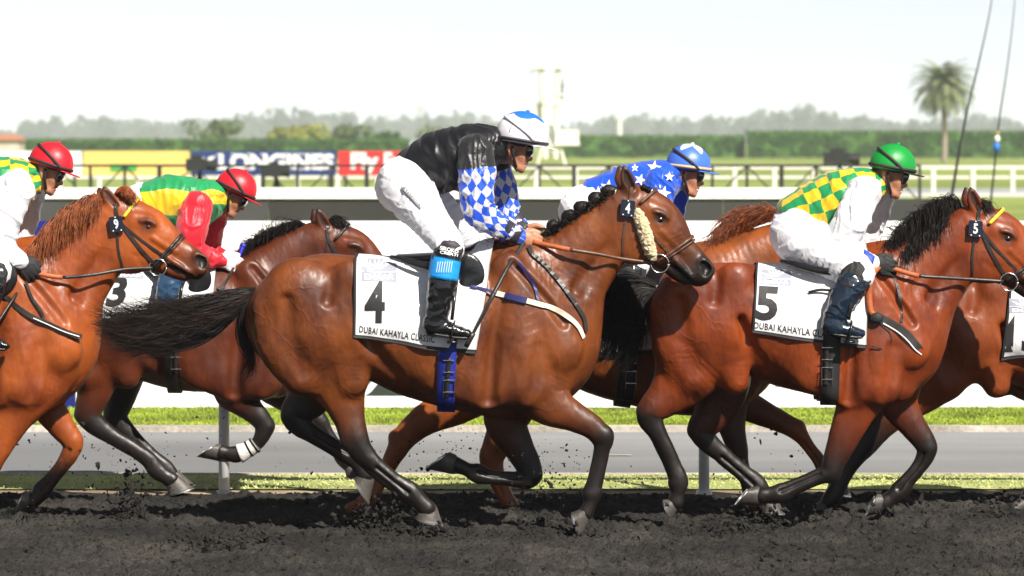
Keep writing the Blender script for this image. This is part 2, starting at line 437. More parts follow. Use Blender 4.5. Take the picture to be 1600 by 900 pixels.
M_bv = mat('dry_grass_blades', (.46, .50, .20), .7, .3, 1.6, spec=.2)
blades('grass', -5.2, 5.2, GY(673)+.16, 28.97, 90000, .024, M_bl, 'bright green mown grass along the foot of the white hoarding', .5, 3)
blades('grass', -4.4, 4.4, GY(763)-.03, GY(741)-.02, 7000, .012, M_bv, 'pale dry grass strip between dirt track and road', .7, 4)

mesh('lane_mark', [W(950,709.2,0) if 0 else ((948-800)/F*GY(710), GY(710.2), -.005), ((986-800)/F*GY(710), GY(710.2), -.005), ((986-800)/F*GY(710), GY(708.8), -.005), ((948-800)/F*GY(710), GY(708.8), -.005)], [(0,1,2,3)], M_kerb, smooth=False)['kind'] = 'structure'
# inner running rail at the dirt's edge
M_white = mat('white_paint', (.78, .79, .80), .4, .03, 3)
M_railp = mat('rail_plastic', (.74, .77, .80), .45, .06, 5)
yr = GY(770)
rail = empty('running_rail', ((350-800)/F*yr, yr, 0), 'white running rail on slim posts at the far edge of the dirt', 'rail')
for k in range(-2, 5):
    x = (350 + k*750 - 800)/F*yr; m_ = MB(); m_.bar((x, yr, -.08), (x, yr, 1.06), .031, .031, 14)
    m_.bar((x, yr, -.08), (x, yr, .012), .05, .045, 14)
    m_.build('post', M_railp, rail, True)
m_ = MB(); m_.tube([(x, yr, 1.08) for x in np.linspace(-9, 9, 12)], .045, 12); m_.build('top_rail', M_railp, rail, True)

# hoarding
yh = 29.0; sh = F/yh; zt = HC-(345-HOR)/sh
M_hoard = mat('hoarding_white', (.82, .82, .82), .5, .015, 1.2, spec=.3)
M_hblue = mat('hoarding_blue', (.006, .014, .17), .45, .08, 1.5)
M_hdark = mat('hoarding_print', (.035, .045, .042), .5, .1, 3)
xb = (118-800)/sh
hd = empty('hoarding', (xb, yh, 0), 'long plain white hoarding beyond the road behind the horses', 'hoarding')
for k in range(5):
    m_ = MB(); m_.box((xb + k*2.44 + .002, yh, .012), (xb + (k+1)*2.44 - .002, yh+.03, zt)); m_.build('panel', M_hoard, hd)
    m_ = MB(); m_.box((xb + k*2.44 + .3, yh+.035, -.05), (xb + k*2.44 + .36, yh+.095, zt-.05)); m_.build('support_post', M_railp, hd)
def hp(name, poly, m, off=.004):
    n = len(poly); P = np.array([W(a, b, yh-off) for a, b in poly]); mesh(name, P, [tuple(range(n))], m, hd, False)
hp('printed_band', [(540,618),(676,618),(676,574),(540,574)][::-1], M_hdark)
hp('printed_swirl', [(556,618),(572,606),(582,594),(586,584),(594,586),(590,600),(580,612),(570,619)], M_hoard, .008)
hp('printed_mark', [(1212,604),(1242,603),(1242,580),(1212,580)], M_hdark)
bl = empty('hoarding', (xb - 2.44, yh, 0), 'deep blue hoarding panel at left behind the chestnut horse', 'hoarding')
for k in range(1, 3):
    m_ = MB(); m_.box((xb - k*2.44 + .002, yh, .012), (xb - (k-1)*2.44 - .004, yh+.03, zt)); m_.build('panel', M_hblue, bl)

# dark barrier with white cap
yb = 45.; sb = F/yb; zb = HC-(311-HOR)/sb
M_bar = [mat('barrier_grey', (.050,.050,.051), .7, .1, 2), mat('barrier_dark', (.028,.027,.026), .7, .25, 1.2), mat('barrier_mid', (.036,.036,.037), .7, .06, 2)]
br = empty('track_barrier', ((420-800)/sb, yb, 0), 'dark grey panelled barrier with a white cap above the hoarding', 'barrier')
xs = [-300, -40, 200, 420, 640, 900, 1130, 1330, 1522]
for k, (a, b) in enumerate(zip(xs[:-1], xs[1:])):
    m_ = MB(); m_.box(((a-800)/sb+.004, yb, .0), ((b-800)/sb-.004, yb+.05, zb)); m_.build('panel', M_bar[[0,0,0,1,1,2,2,2][k]], br)
    if b < 1500:
        m_ = MB(); m_.box(((a-800)/sb+.002, yb-.03, zb+.003), ((min(b,1425)-800)/sb-.002, yb+.09, zb+.135)); m_.build('cap', M_white, br)

# black truss railing
yf = 80.; sf = F/yf
M_blk = mat('black_steel', (.02,.02,.022), .5, .2, 6)
tr = empty('truss_railing', ((640-800)/sf, yf, 0), 'black steel railing with crossed braces behind the barrier', 'railing')
zt_ = HC-(259-HOR)/sf; zl = HC-(300-HOR)/sf
xs = np.arange(-75, 1440, 54.)
m_ = MB(); m_.box(((xs[0]-800)/sf, yf-.03, zt_-.025), ((xs[-1]-800)/sf, yf+.03, zt_+.03)); m_.build('top_rail', M_blk, tr)
m_ = MB(); m_.box(((xs[0]-800)/sf, yf-.03, zl-.25), ((xs[-1]-800)/sf, yf+.03, zl-.2)); m_.build('bottom_rail', M_blk, tr)
for k, x in enumerate(xs):
    X = (x-800)/sf; w_ = .045 if k % 3 == 0 else .028
    m_ = MB(); m_.box((X-w_, yf-.04, 0), (X+w_, yf+.04, zt_+.01)); m_.build('post', M_blk, tr)
    if k < len(xs)-1:
        X2 = (xs[k+1]-800)/sf; a, b = ((X, yf, zt_), (X2, yf, zl-.2)) if k % 2 else ((X, yf, zl-.2), (X2, yf, zt_))
        m_ = MB(); m_.bar(a, b, .016, n=6); m_.build('brace', M_blk, tr)
def rig(px, py, wpx, label):
    c = W(px, py, 78.); w = wpx/F*78; e = empty('broadcast_camera', (c[0], 78., 0), label, 'camera', 'broadcast cameras along the railing')
    m_ = MB(); m_.box((c[0]-w*.5, 77.85, c[2]-.11), (c[0]+w*.28, 78.15, c[2]+.13)); m_.box((c[0]-w*.3, 77.9, c[2]+.13), (c[0]+w*.1, 78.1, c[2]+.2)); m_.build('camera_body', M_blk, e)
    m_ = MB(); m_.bar((c[0]+w*.28, 78, c[2]), (c[0]+w*.62, 78, c[2]-.01), .10, .12, 12); m_.build('lens', M_blk, e)
    for dx in (-.35, 0, .35):
        m_ = MB(); m_.bar((c[0], 78, c[2]-.1), (c[0]+dx, 78+.2*(dx == 0), 0), .025, .025, 6); m_.build('tripod_leg', M_blk, e)
rig(312, 258, 42, 'black broadcast camera at the left end of the navy board')
rig(1312, 248, 50, 'black broadcast camera left of the green-capped jockey')
rig(432, 268, 34, 'small black broadcast camera below the navy board lettering')

# white turf rail
yw = 155.; sw = F/yw
M_cream = mat('cream_rail', (.66,.64,.56), .55, .05, 3)
wr = empty('turf_rail', ((1535-800)/sw, yw, 0), 'double white turf rail with stout posts on the far lawn', 'rail')
for z0, z1 in ((HC-(264-HOR)/sw, HC-(259-HOR)/sw), (HC-(279-HOR)/sw, HC-(275-HOR)/sw)):
    m_ = MB(); m_.box((-40, yw-.06, z0), (40, yw+.06, z1)); m_.build('rail', M_cream, wr)
for x in np.arange(-650, 2300, 62.):
    X = (x-800)/sw; m_ = MB(); m_.box((X-.075, yw-.16, 0), (X+.075, yw-.065, HC-(262-HOR)/sw)); m_.build('post', M_cream, wr)

# advertising boards
ya = 140.; sa = F/ya
def board(x0, x1, m, label, y0=236, y1=274):
    e = empty('advertising_board', ((x0-800)/sa, ya, 0), label, 'advertising board', 'advertising boards on the turf course')
    m_ = MB(); m_.box(((x0-800)/sa+.01, ya, HC-(y1-HOR)/sa), ((x1-800)/sa-.01, ya+.08, HC-(y0-HOR)/sa)); m_.build('panel', m, e)
    for x in (x0+12, x1-12):
        m_ = MB(); m_.box(((x-800)/sa-.05, ya+.09, -.03), ((x-800)/sa+.05, ya+.17, HC-(y0+4-HOR)/sa)); m_.build('support', M_blk, e)
    return e
def board_text(e, body, quad, m, bold=.02, off=.02, sp=1.0):
    p, f = text_quad(body, quad, bold, sp); V = np.array([W(a, b, ya-off) for a, b in p]); mesh('lettering', V, face_cam(V, f), m, e, False)
def board_poly(e, poly, m, off=.02, name='emblem'):
    V = np.array([W(a, b, ya-off) for a, b in poly]); mesh(name, V, face_cam(V, [tuple(range(len(poly)))]), m, e, False)
M_yel = mat('board_yellow', (.80, .55, .16), .5, .05, 1); M_nav = mat('board_navy', (.015, .035, .17), .5, .05, 1)
M_red = mat('board_red', (.68, .025, .03), .5, .05, 1); M_txt = mat('print_white', (.82,.82,.84), .5, .02, 1); M_bdg = mat('board_green', (.06,.35,.07), .5, .1, 1)
board(-110, 128, M_txt, 'plain white advertising board at the far left')
e = board(130, 296, M_yel, 'yellow advertising board with a small green print')
board_poly(e, [(172,256),(214,256),(214,268),(172,268)], M_bdg)
e = board(298, 526, M_nav, 'navy advertising board reading LONGINES in white')
board_text(e, 'LONGINES', [(342,240),(522,240),(522,265),(342,265)], M_txt, .045)
# slab serifs of the watchmaker's lettering
for x in (342, 364, 388, 410, 432, 440, 448, 468, 478, 500):
    for y in (240, 263.5): board_poly(e, [(x-3,y),(x+5,y),(x+5,y+1.8),(x-3,y+1.8)], M_txt, .028, 'serif')
board_poly(e, [(304,243),(318,246),(322,250),(326,246),(338,243),(330,251),(324,254),(324,258),(319,258),(319,254),(313,251)], M_txt, .02)
e = board(528, 700, M_red, 'red advertising board reading Fly beside the white breeches')
board_text(e, 'Fly', [(548,238),(592,238),(592,272),(548,272)], M_txt, .05)
board_text(e, 'Emirates', [(600,238),(694,238),(694,264),(600,264)], M_txt, .04)

# ------------------------------------------------------------------ distant greenery
def leaves(C, size, r, aspect=1.6):
    n = len(C); a = r.normal(0, 1, (n, 3)); a /= np.linalg.norm(a, axis=1)[:, None]
    b = np.cross(a, r.normal(0, 1, (n, 3))); b /= np.linalg.norm(b, axis=1)[:, None] + 1e-9
    s = size * r.uniform(.6, 1.4, (n, 1)); a = a*s*aspect*.5; b = b*s*.5
    V = np.stack([C-a, C+b*.9, C+a, C-b*.9], 1).reshape(-1, 3); return V, np.arange(4*n).reshape(n, 4)
def leaf_mat(name, c, var=.35, scale=.6):
    m, N, L, P = nmat(name); n = noise_node(N, L, scale, 5)
    r = ramp(N, L, n.outputs[0], [(.3, tuple(x*(1-var) for x in c)), (.7, tuple(x*(1+var) for x in c))]); L.new(r.outputs[0], P.inputs['Base Color'])
    P.inputs['Roughness'].default_value = .65; P.inputs['Specular IOR Level'].default_value = .2
    return m
M_wood = mat('bark', (.16, .12, .085), .9, .3, 6, .5, 12)
M_lf = {'far': leaf_mat('wood_foliage', (.040, .070, .040), .3, .08), 'hedge': leaf_mat('hedge_foliage', (.055, .135, .020), .35, .35),
        'lime': leaf_mat('lime_foliage', (.22, .24, .04)), 'olive': leaf_mat('olive_foliage', (.10, .15, .04)), 'palm': leaf_mat('palm_frond', (.17, .20, .09))}
# far wood: one hazy mass
r_ = np.random.default_rng(8); Cs = []
for x in np.arange(-380, 1990, 8.5):
    d = r_.uniform(2500, 3300); s = F/d; px = x + r_.uniform(-6, 6)
    env = 186 + 9*math.sin(px*.009) + 7*math.sin(px*.023+1)
    if 40 < px < 330: env -= 4
    if px < 40: env += 12
    top = env + r_.uniform(-8, 12); zt2 = HC+(HOR-top)/s; wr_ = r_.uniform(9, 21)/s
    n = 130; u = r_.normal(0, 1, (n, 3)); u /= np.linalg.norm(u, axis=1)[:, None]; u *= r_.uniform(.45, 1, (n, 1))**.6
    u += .25*np.stack([vnoise(u*3+px, 1), vnoise(u*3+px, 2), vnoise(u*3+px, 3)], 1)
    Cs.append(np.array([(px-800)/s, d, zt2*.52]) + u*[wr_, wr_, zt2*.5])
V, f = leaves(np.vstack(Cs), 3.6, r_)
tag(mesh('far_wood', V, f, M_lf['far'], smooth=False), 'hazy blue-grey belt of trees along the horizon', 'trees', kind='stuff')

def tree(px, top, base, d, wpx, m, label, seed, n=900):
    r = np.random.default_rng(seed); s = F/d; X = (px-800)/s; zt2 = HC+(HOR-top)/s; wr = wpx/2/s; zc0 = zt2*.28
    e = empty('tree', (X, d, 0), label, 'tree')
    mb = MB(); mb.tube([(X, d, -.1), (X+.1, d, zc0*.6), (X-.1, d, zc0*1.3), (X, d, zt2*.7)], [.32, .24, .18, .05], 8)
    for k in range(7):
        a = r.uniform(0, 6.28); z0 = zc0*r.uniform(.7, 1.6); mb.tube([(X, d, z0), (X+math.cos(a)*wr*.4, d+math.sin(a)*wr*.4, z0+zt2*.16), (X+math.cos(a)*wr*.75, d+math.sin(a)*wr*.75, z0+zt2*.26)], [.12, .08, .03], 6)
    mb.build('trunk', M_wood, e, True)
    K = 13; cc = np.stack([r.normal(0, .46, K)*wr, r.normal(0, .46, K)*wr, zt2*r.uniform(.38, .86, K)], 1); rad = r.uniform(.28, .5, K)*wr
    P = []
    for c, q in zip(cc, rad):
        u = r.normal(0, 1, (n//K, 3)); u /= np.linalg.norm(u, axis=1)[:, None]; u *= r.uniform(.3, 1, (n//K, 1))**.5; P.append(c + u*q*[1, 1, .8])
    V, f = leaves(np.vstack(P) + [X, d, 0], .42, r); mesh('crown', V, f, m, e, False)
tree(345, 184, 236, 520, 74, M_lf['olive'], 'olive green tree rising above the left hedge', 1)
tree(432, 196, 236, 530, 40, M_lf['lime'], 'small yellowish tree right of the olive green tree', 2)
tree(476, 193, 236, 515, 66, M_lf['lime'], 'yellow-green tree above the navy advertising board', 3)
tree(548, 195, 236, 525, 62, M_lf['olive'], 'round green tree above the red advertising board', 4)
tree(612, 203, 236, 505, 40, M_lf['hedge'], 'dark green bush above the black jockey jersey', 5)
tree(700, 200, 240, 540, 90, M_lf['olive'], 'broad green tree hidden behind the black-jacketed jockey', 6)

def hedge(x0, x1, top, d, label, seed, depth=3.):
    s = F/d; X0 = (x0-800)/s; X1 = (x1-800)/s; zt2 = HC+(HOR-top)/s; r = np.random.default_rng(seed)
    e = empty('hedge', ((X0+X1)/2, d, 0), label, 'hedge', 'clipped hedges on the far side of the course')
    nx_, nz_ = max(8, int((X1-X0)/.28)), 34
    U = np.concatenate([np.linspace(0, 1, 20)*zt2, np.full(14, zt2)]); Yv = np.concatenate([np.zeros(20), np.linspace(0, depth, 14)])
    GX, k = np.meshgrid(np.linspace(X0, X1, nx_), np.arange(nz_), indexing='ij'); GZ = U[k]; GY_ = d + Yv[k]
    P = np.stack([GX.ravel(), GY_.ravel(), GZ.ravel()], 1); dn = fbm(P*[.9, .9, .9], 4, seed)*.22
    P[:, 1] -= dn*(k.ravel() < 22); P[:, 2] += dn*.6*(k.ravel() > 17)
    i = np.arange(nx_*nz_).reshape(nx_, nz_); f = np.stack([i[:-1,:-1].ravel(), i[1:,:-1].ravel(), i[1:,1:].ravel(), i[:-1,1:].ravel()], 1)
    mesh('hedge_core', P, f, M_lf['hedge'], e)
    n = int((X1-X0)*190); C = np.stack([r.uniform(X0, X1, n), d - r.uniform(-.1, .28, n), r.uniform(0, zt2, n)], 1)
    C2 = np.stack([r.uniform(X0, X1, n//2), d + r.uniform(0, depth, n//2), zt2 + r.normal(.02, .1, n//2)], 1)
    C[:, 1] += .3*fbm(C*.8, 2, seed); V, f = leaves(np.vstack([C, C2]), .24, r); mesh('foliage', V, f, M_lf['hedge'], e, False)
hedge(-330, 640, 219.5, 470, 'low clipped hedge behind the advertising boards at left', 21)
hedge(872, 1164, 214, 500, 'clipped green hedge between the white tower and the hedge gap', 22)
hedge(1167, 1930, 207, 498, 'tall clipped green hedge behind the palm tree', 23)

# palm
dp = 400.; sp = F/dp; Xp = (1475-800)/sp; zc = HC+(HOR-139)/sp
pe = empty('palm_tree', (Xp, dp, 0), 'tall date palm standing in front of the right hedge', 'palm tree')
mb = MB(); zz = np.linspace(-.2, zc, 26); mb.tube([(Xp + .06*math.sin(z*.7), dp, z) for z in zz], [.30 - .05*i/25 + .03*(i % 2) + (.16 if i > 22 else 0) for i in range(26)], 12); mb.build('trunk', mat('palm_bark', (.30, .25, .19), .9, .3, 5, .4, 20), pe, True)
r_ = np.random.default_rng(5)
for k in range(70):
    a = k*2.399; el = R(86 - 112*(k/70)**.9); Lf = r_.uniform(4.3, 5.2); n = 9; P = []; pos = np.array([Xp, dp, zc+.2]); an = el
    for j in range(n):
        P.append(pos.copy()); pos = pos + Lf/n*np.array([math.cos(a)*math.cos(an), math.sin(a)*math.cos(an), math.sin(an)]); an -= R(9.5 + 5*j/n)
    P = np.array(P); mbf = MB(); mbf.tube(P, np.linspace(.05, .01, n), 4); side = np.array([-math.sin(a), math.cos(a), 0])
    PP = crom(P, 3)
    for i in range(3, len(PP)-1):
        t = PP[i+1]-PP[i]; t /= np.linalg.norm(t); ll = .95*math.sin(math.pi*min(1, .18+.82*i/len(PP)))+.12
        for sgn in (-1, 1):
            tip = PP[i] + (side*sgn*.8 + t*.62 + np.array([0, 0, -.22]))*ll; w = t*.085
            b = len(mbf.v); mbf.v += [tuple(PP[i]-w), tuple(PP[i]+w), tuple(tip)]; mbf.f.append((b, b+1, b+2))
    mbf.build('frond', M_lf['palm'], pe)

# camera tower
dt = 300.; st = F/dt
M_tow = mat('tower_cream', (.86, .83, .72), .55, .05, 1.5)
tw = empty('camera_tower', ((868-800)/st, dt, 0), 'cream steel camera tower with platforms and a slanting boom', 'tower')
def tp(px, py, y=0): return ((px-800)/st, dt+y, HC-(py-HOR)/st)
def tbar(name, a, b, r, m=M_tow):
    m_ = MB(); m_.bar(a, b, r, n=8); m_.build(name, m, tw)
def tbox(name, x0, y0, x1, y1, dep=1.2, m=M_tow, yc=0):
    a = tp(x0, y1); b = tp(x1, y0); m_ = MB(); m_.box((a[0], dt+yc-dep/2, a[2]), (b[0], dt+yc+dep/2, b[2])); m_.build(name, m, tw)
for (a, b) in (((846, 108), (852, 248)), ((872, 108), (868, 248))):
    for y in (-.6, .6): tbar('leg', tp(*a, y), tp(*b, y), .2)
for y in (-.6, .6):
    tbar('leg', tp(868, 205, y), tp(884, 262, y), .12); tbar('leg', tp(856, 200, y), tp(838, 262, y), .12)
    for (a, b) in (((846,112),(871,150)),((872,112),(848,150)),((848,158),(869,205)),((870,158),(851,205)),((851,205),(868,246))): tbar('brace', tp(*a, y), tp(*b, y), .09)
tbox('canopy_roof', 832, 102, 886, 107, 2.2)
tbox('platform', 848, 157, 899, 164, 1.8); tbox('railing_top', 850, 147, 899, 148.6, .1, yc=-.9)
for x in (851, 863, 876, 888, 898): tbox('railing_post', x-.6, 148.6, x+.6, 157, .08, yc=-.9)
tbox('cabin', 868, 203, 904, 224, 1.9); tbox('cabin_sill', 866, 224, 906, 227, 2.1)
tbox('ladder_panel', 838, 160, 850, 214, .5)
tbar('boom', tp(797, 60), tp(842, 100), .12); tbar('boom_stay', tp(799, 62), tp(812, 120), .1); tbar('boom_stay', tp(812, 120), tp(846, 106), .045)
tbar('boom_stay', tp(812, 120), tp(822, 160), .1); tbar('boom_mast', tp(822, 160), tp(838, 205), .09)
# figure on the platform
pm = MB(); a = tp(876, 157); x, y, z = a
g = Grid((x-.5, y-.4, z-.1), (x+.5, y+.4, z+2.0), .035)
for Srow in ([(x-.08,z+.05,.09,.09,y-.1,0),(x-.06,z+.5,.08,.08,y-.08,0),(x-.03,z+.9,.12,.13,y-.05,0)], [(x+.12,z+.05,.09,.09,y+.1,0),(x+.08,z+.5,.08,.08,y+.08,0),(x+.02,z+.9,.12,.13,y+.05,0)],
             [(x,z+.9,.15,.18,y,0),(x,z+1.2,.15,.19,y,0),(x+.01,z+1.42,.13,.2,y,0)], [(x+.01,z+1.45,.06,.06,y,.5),(x+.03,z+1.56,.06,.06,y,1)], [(x+.03,z+1.63,.10,.085,y,1)],
             [(x,z+1.4,.06,.06,y-.22,0),(x+.08,z+1.12,.05,.05,y-.25,0),(x+.3,z+1.16,.045,.045,y-.2,0)], [(x,z+1.4,.06,.06,y+.22,0),(x+.06,z+1.12,.05,.05,y+.25,0),(x+.28,z+1.16,.045,.045,y+.2,0)]):
    g.tube(Srow, .03)
v, q = g.mesh(); po = mesh('person', v, q, mat('dark_clothes', (.05,.055,.07), .8, .2, 5)); tag(po, 'dark-clothed person standing on the upper platform of the cream tower', 'person')

# slanting antenna poles on the right
def pole(pts, d, r, label, fl=None):
    P = [W(a, b, d) for a, b in pts]; e = empty('antenna_pole', (P[-1][0], d, 0), label, 'pole')
    P = np.array(P); m_ = MB(); m_.tube(crom(P, 4), np.linspace(r[0], r[1], len(crom(P, 4))), 8); m_.build('shaft', M_blk, e, True)
    if fl:
        for (a, b, rp, m) in fl: m_ = MB(); c = W(a, b, d); q = rp/F*d; m_.ball(c, (q, q, q*1.3), 12, 8); m_.build('marker', m, e, True)
pole([(1556,-60),(1548,10),(1530,95),(1512,170),(1499,235),(1488,300),(1474,372)], 60, (.004, .030), 'tall thin leaning black pole right of the palm')
pole([(1588,-60),(1584,20),(1573,110),(1561,190),(1553,270),(1545,340),(1540,372)], 62, (.0035, .024), 'thin leaning black pole carrying a blue and white marker',
     [(1558,217,4.5,M_txt), (1557,230,5.5,mat('marker_blue', (.02,.16,.7), .5)), (1559,208,3,mat('marker_tan',(.4,.28,.1),.6))])

# small house and hazy skyline
M_roof = mat('roof_tile', (.42, .16, .08), .8, .2, 3, .3, 10); M_wallh = mat('house_wall', (.55,.48,.4), .85, .1, 1)
dh = 440.; s_ = F/dh; hx0, hx1 = (-26-800)/s_, (34-800)/s_; hz1 = HC+(HOR-219)/s_; hz2 = HC+(HOR-210)/s_
he = empty('house', (hx0, dh, 0), 'low house with an orange tiled roof at the far left', 'house')
m_ = MB(); m_.box((hx0+.3, dh, 0), (hx1-.3, dh+5, hz1-.02)); m_.build('wall', M_wallh, he)
m_ = MB(); m_.add([(hx0,dh-.4,hz1),(hx1,dh-.4,hz1),(hx1,dh+5.4,hz1),(hx0,dh+5.4,hz1),(hx0+.9,dh+2.5,hz2),(hx1-.9,dh+2.5,hz2)], [(0,1,5,4),(2,3,4,5),(1,2,5),(3,0,4),(3,2,1,0)]); m_.build('roof', M_roof, he)
M_sky = mat('tower_concrete', (.35,.37,.40), .7, .1, .02)
def skyscraper(px, top, wpx, d, label, spire=0):
    s = F/d; X = (px-800)/s; w = wpx/2/s; z = HC+(HOR-top)/s; e = empty('skyscraper', (X, d, 0), label, 'skyscraper', 'hazy towers on the horizon')
    m_ = MB(); m_.box((X-w, d-w, 0), (X+w, d+w, z*.72)); m_.build('podium_block', M_sky, e)
    m_ = MB(); m_.box((X-w*.7, d-w*.7, z*.72+.01), (X+w*.7, d+w*.7, z)); m_.build('upper_block', M_sky, e)
    if spire: m_ = MB(); m_.bar((X, d, z), (X, d, z+spire/s), .8, .2, 6); m_.build('spire', M_sky, e)
skyscraper(605, 178, 11, 3400, 'slim hazy tower left of the black jersey', 6)
skyscraper(532, 172, 17, 3450, 'pale hazy tower block above the navy advertising board')
skyscraper(657, 166, 20, 3500, 'widest hazy tower just above the black jersey', 6)
skyscraper(722, 178, 16, 3420, 'hazy tower left of the blue and white cap')
dm = 1900.; s_ = F/dm; X = (968-800)/s_; e = empty('minaret', (X, dm, 0), 'slim cream minaret rising above the far trees', 'minaret')
z1 = HC+(HOR-170)/s_; m_ = MB(); m_.bar((X, dm, 0), (X, dm, z1*.72), 1.2, 1.1, 10); m_.build('shaft', M_tow, e); m_ = MB(); m_.bar((X, dm, z1*.72), (X, dm, z1*.78), 1.8, 1.8, 10); m_.build('balcony', M_tow, e)
m_ = MB(); m_.bar((X, dm, z1*.78), (X, dm, z1*.93), .8, .75, 10); m_.bar((X, dm, z1*.93), (X, dm, z1*1.02), .9, .05, 10); m_.build('cap', M_tow, e)

# the air
hm = bpy.data.materials.new('haze'); hm.use_nodes = True; N = hm.node_tree.nodes; N.clear()
out = N.new('ShaderNodeOutputMaterial'); pv = N.new('ShaderNodeVolumePrincipled')
pv.inputs['Color'].default_value = (.86, .90, 1, 1); pv.inputs['Density'].default_value = .00021; pv.inputs['Anisotropy'].default_value = -.2
hm.node_tree.links.new(pv.outputs[0], out.inputs['Volume'])
m_ = MB(); m_.box((-3100, -40, -1.5), (3100, 4000, 40)); ho = m_.build('haze', hm); tag(ho, 'pale even haze in the air', 'haze', kind='stuff')
# ================================================================== HORSES
def pxS(rows, d0, y=0.0, dark=0.0):
    """rows (px, py, r_px, w[, y[, dark]]) -> metric rows for Grid.tube"""
    out = []
    for r in rows:
        px, py, rp, w = r[:4]; yy = r[4] if len(r) > 4 else y; dk = r[5] if len(r) > 5 else dark
        dd = d0 + yy; out.append((((px-800)/F*dd), HC-(py-HOR)/F*dd, rp/F*dd, w, dd, dk))
    return out
EYE4 = np.array([1031., 342.])
def head_T(eye, k=1.0, rot=0.0):
    c, s = math.cos(R(rot)), math.sin(R(rot))
    def T(x, y):
        a, b = (x-EYE4[0])*k, (y-EYE4[1])*k
        return eye[0] + a*c - b*s, eye[1] + a*s + b*c
    T.k = k; return T
M_hoof = mat('hoof_horn', (.062, .055, .048), .5, .55, 10, .3, 50)
M_shoe = mat('horseshoe_alloy', (.62, .62, .62), .3, .1, 10, metal=1)
M_eye = mat('horse_eye', (.010, .006, .004), .06, .2, 5, coat=1)
M_leather = mat('black_leather', (.022, .019, .017), .38, .25, 30, .2, 120)
M_brown = mat('brown_leather', (.085, .035, .018), .42, .25, 30, .2, 120)
M_steel = mat('bit_steel', (.70, .69, .66), .22, .05, 10, metal=1)
M_plate = mat('number_plate_navy', (.008, .012, .03), .35, .1, 10)
M_pnum = mat('plate_white', (.80, .80, .80), .5, .02, 10)
def cloth_mat():
    m, N, L, P = nmat('saddle_cloth_white'); n = noise_node(N, L, 3.1, 6, rough=.65); r = ramp(N, L, n.outputs[0], [(.60, (0, 0, 0)), (.78, (.55,)*3)])
    n2 = noise_node(N, L, 40, 4); r2 = ramp(N, L, n2.outputs[0], [(.35, (.72, .72, .73)), (.65, (.79, .79, .80))])
    L.new(mixc(N, L, r.outputs[0], r2.outputs[0], (.50, .43, .33)), P.inputs['Base Color']); P.inputs['Roughness'].default_value = .8; P.inputs['Specular IOR Level'].default_value = .25
    a = noise_node(N, L, 6.5, 4, (1, 1, .45)); b = noise_node(N, L, 420, 2); ad = N.new('ShaderNodeMath'); ad.operation = 'MULTIPLY_ADD'; ad.inputs[1].default_value = .03; L.new(b.outputs[0], ad.inputs[0]); L.new(a.outputs[0], ad.inputs[2])
    bump(N, L, P, ad.outputs[0], .55, .035); return m
M_cloth = cloth_mat()
M_trim = mat('cloth_trim_black', (.012, .012, .014), .7, .1, 10)
M_emaar = mat('print_grey', (.30, .31, .38), .7, .06, 8)
M_ink = mat('print_black', (.014, .014, .016), .65, .1, 10)
M_sheep = mat('sheepskin', (.72, .60, .36), .95, .3, 60, 1.0, 90, sheen=.4, bdist=.02)
M_yb = mat('yellow_browband', (.80, .62, .03), .5, .25, 90)
M_saddle = mat('saddle_black', (.010, .010, .011), .28, .2, 20, .15, 60, coat=.4)
M_tan = mat('rubber_grip_orange', (.42, .10, .025), .55, .2, 30, .3, 150)

def hoof(root, q, d0, y, wid=1.0, shoe=True):
    cb, cf, heel, toe = [W(a, b, d0+y) for a, b in q]
    n = 18; rings = []
    for t in (-.25, 0, .12, .5, .88, 1.0):
        b = cb + (heel-cb)*t; f = cf + (toe-cf)*t; c = (b+f)/2; ax = (f-b)/2
        w = (.031 + .016*max(t, 0))*wid; sc = {-.25: .80, 0: 1.0, .12: 1.03}.get(t, 1.0)
        rings.append([c + ax*math.cos(a)*sc + np.array([0, 1, 0])*w*math.sin(a)*sc*(1 - .12*math.cos(a)) for a in np.linspace(0, 2*math.pi, n, endpoint=False)])
    V = np.vstack(rings); f = []
    for k in range(len(rings)-1): f += [(k*n+i, k*n+(i+1) % n, (k+1)*n+(i+1) % n, (k+1)*n+i) for i in range(n)]
    V = np.vstack([V, (heel+toe)/2 + (cb+cf-heel-toe)*.06]); f += [((len(rings)-1)*n+(i+1) % n, (len(rings)-1)*n+i, len(V)-1) for i in range(n)]
    h = mesh('hoof', V, f, M_hoof, root)
    if shoe:
        nrm = (heel+toe)/2 - (cb+cf)/2; nrm /= np.linalg.norm(nrm); ax = (toe-heel)/2; c = (heel+toe)/2; P = []
        for a in np.linspace(-2.5, 2.5, 22):
            u = ax*math.cos(a) + np.array([0, 1, 0])*.047*wid*math.sin(a)*(1 - .12*math.cos(a)); P.append((c + u*1.0, c + u*.74))
        V = []; f = []
        for o, i in P: V += [o, o + nrm*.008, i + nrm*.008, i]
        for k in range(len(P)-1):
            for j in range(4): f.append((k*4+j, k*4+(j+1) % 4, k*4+4+(j+1) % 4, k*4+4+j))
        f += [(3, 2, 1, 0), tuple(range((len(P)-1)*4, len(P)*4))]
        mesh('horseshoe', V, f, M_shoe, h, False)

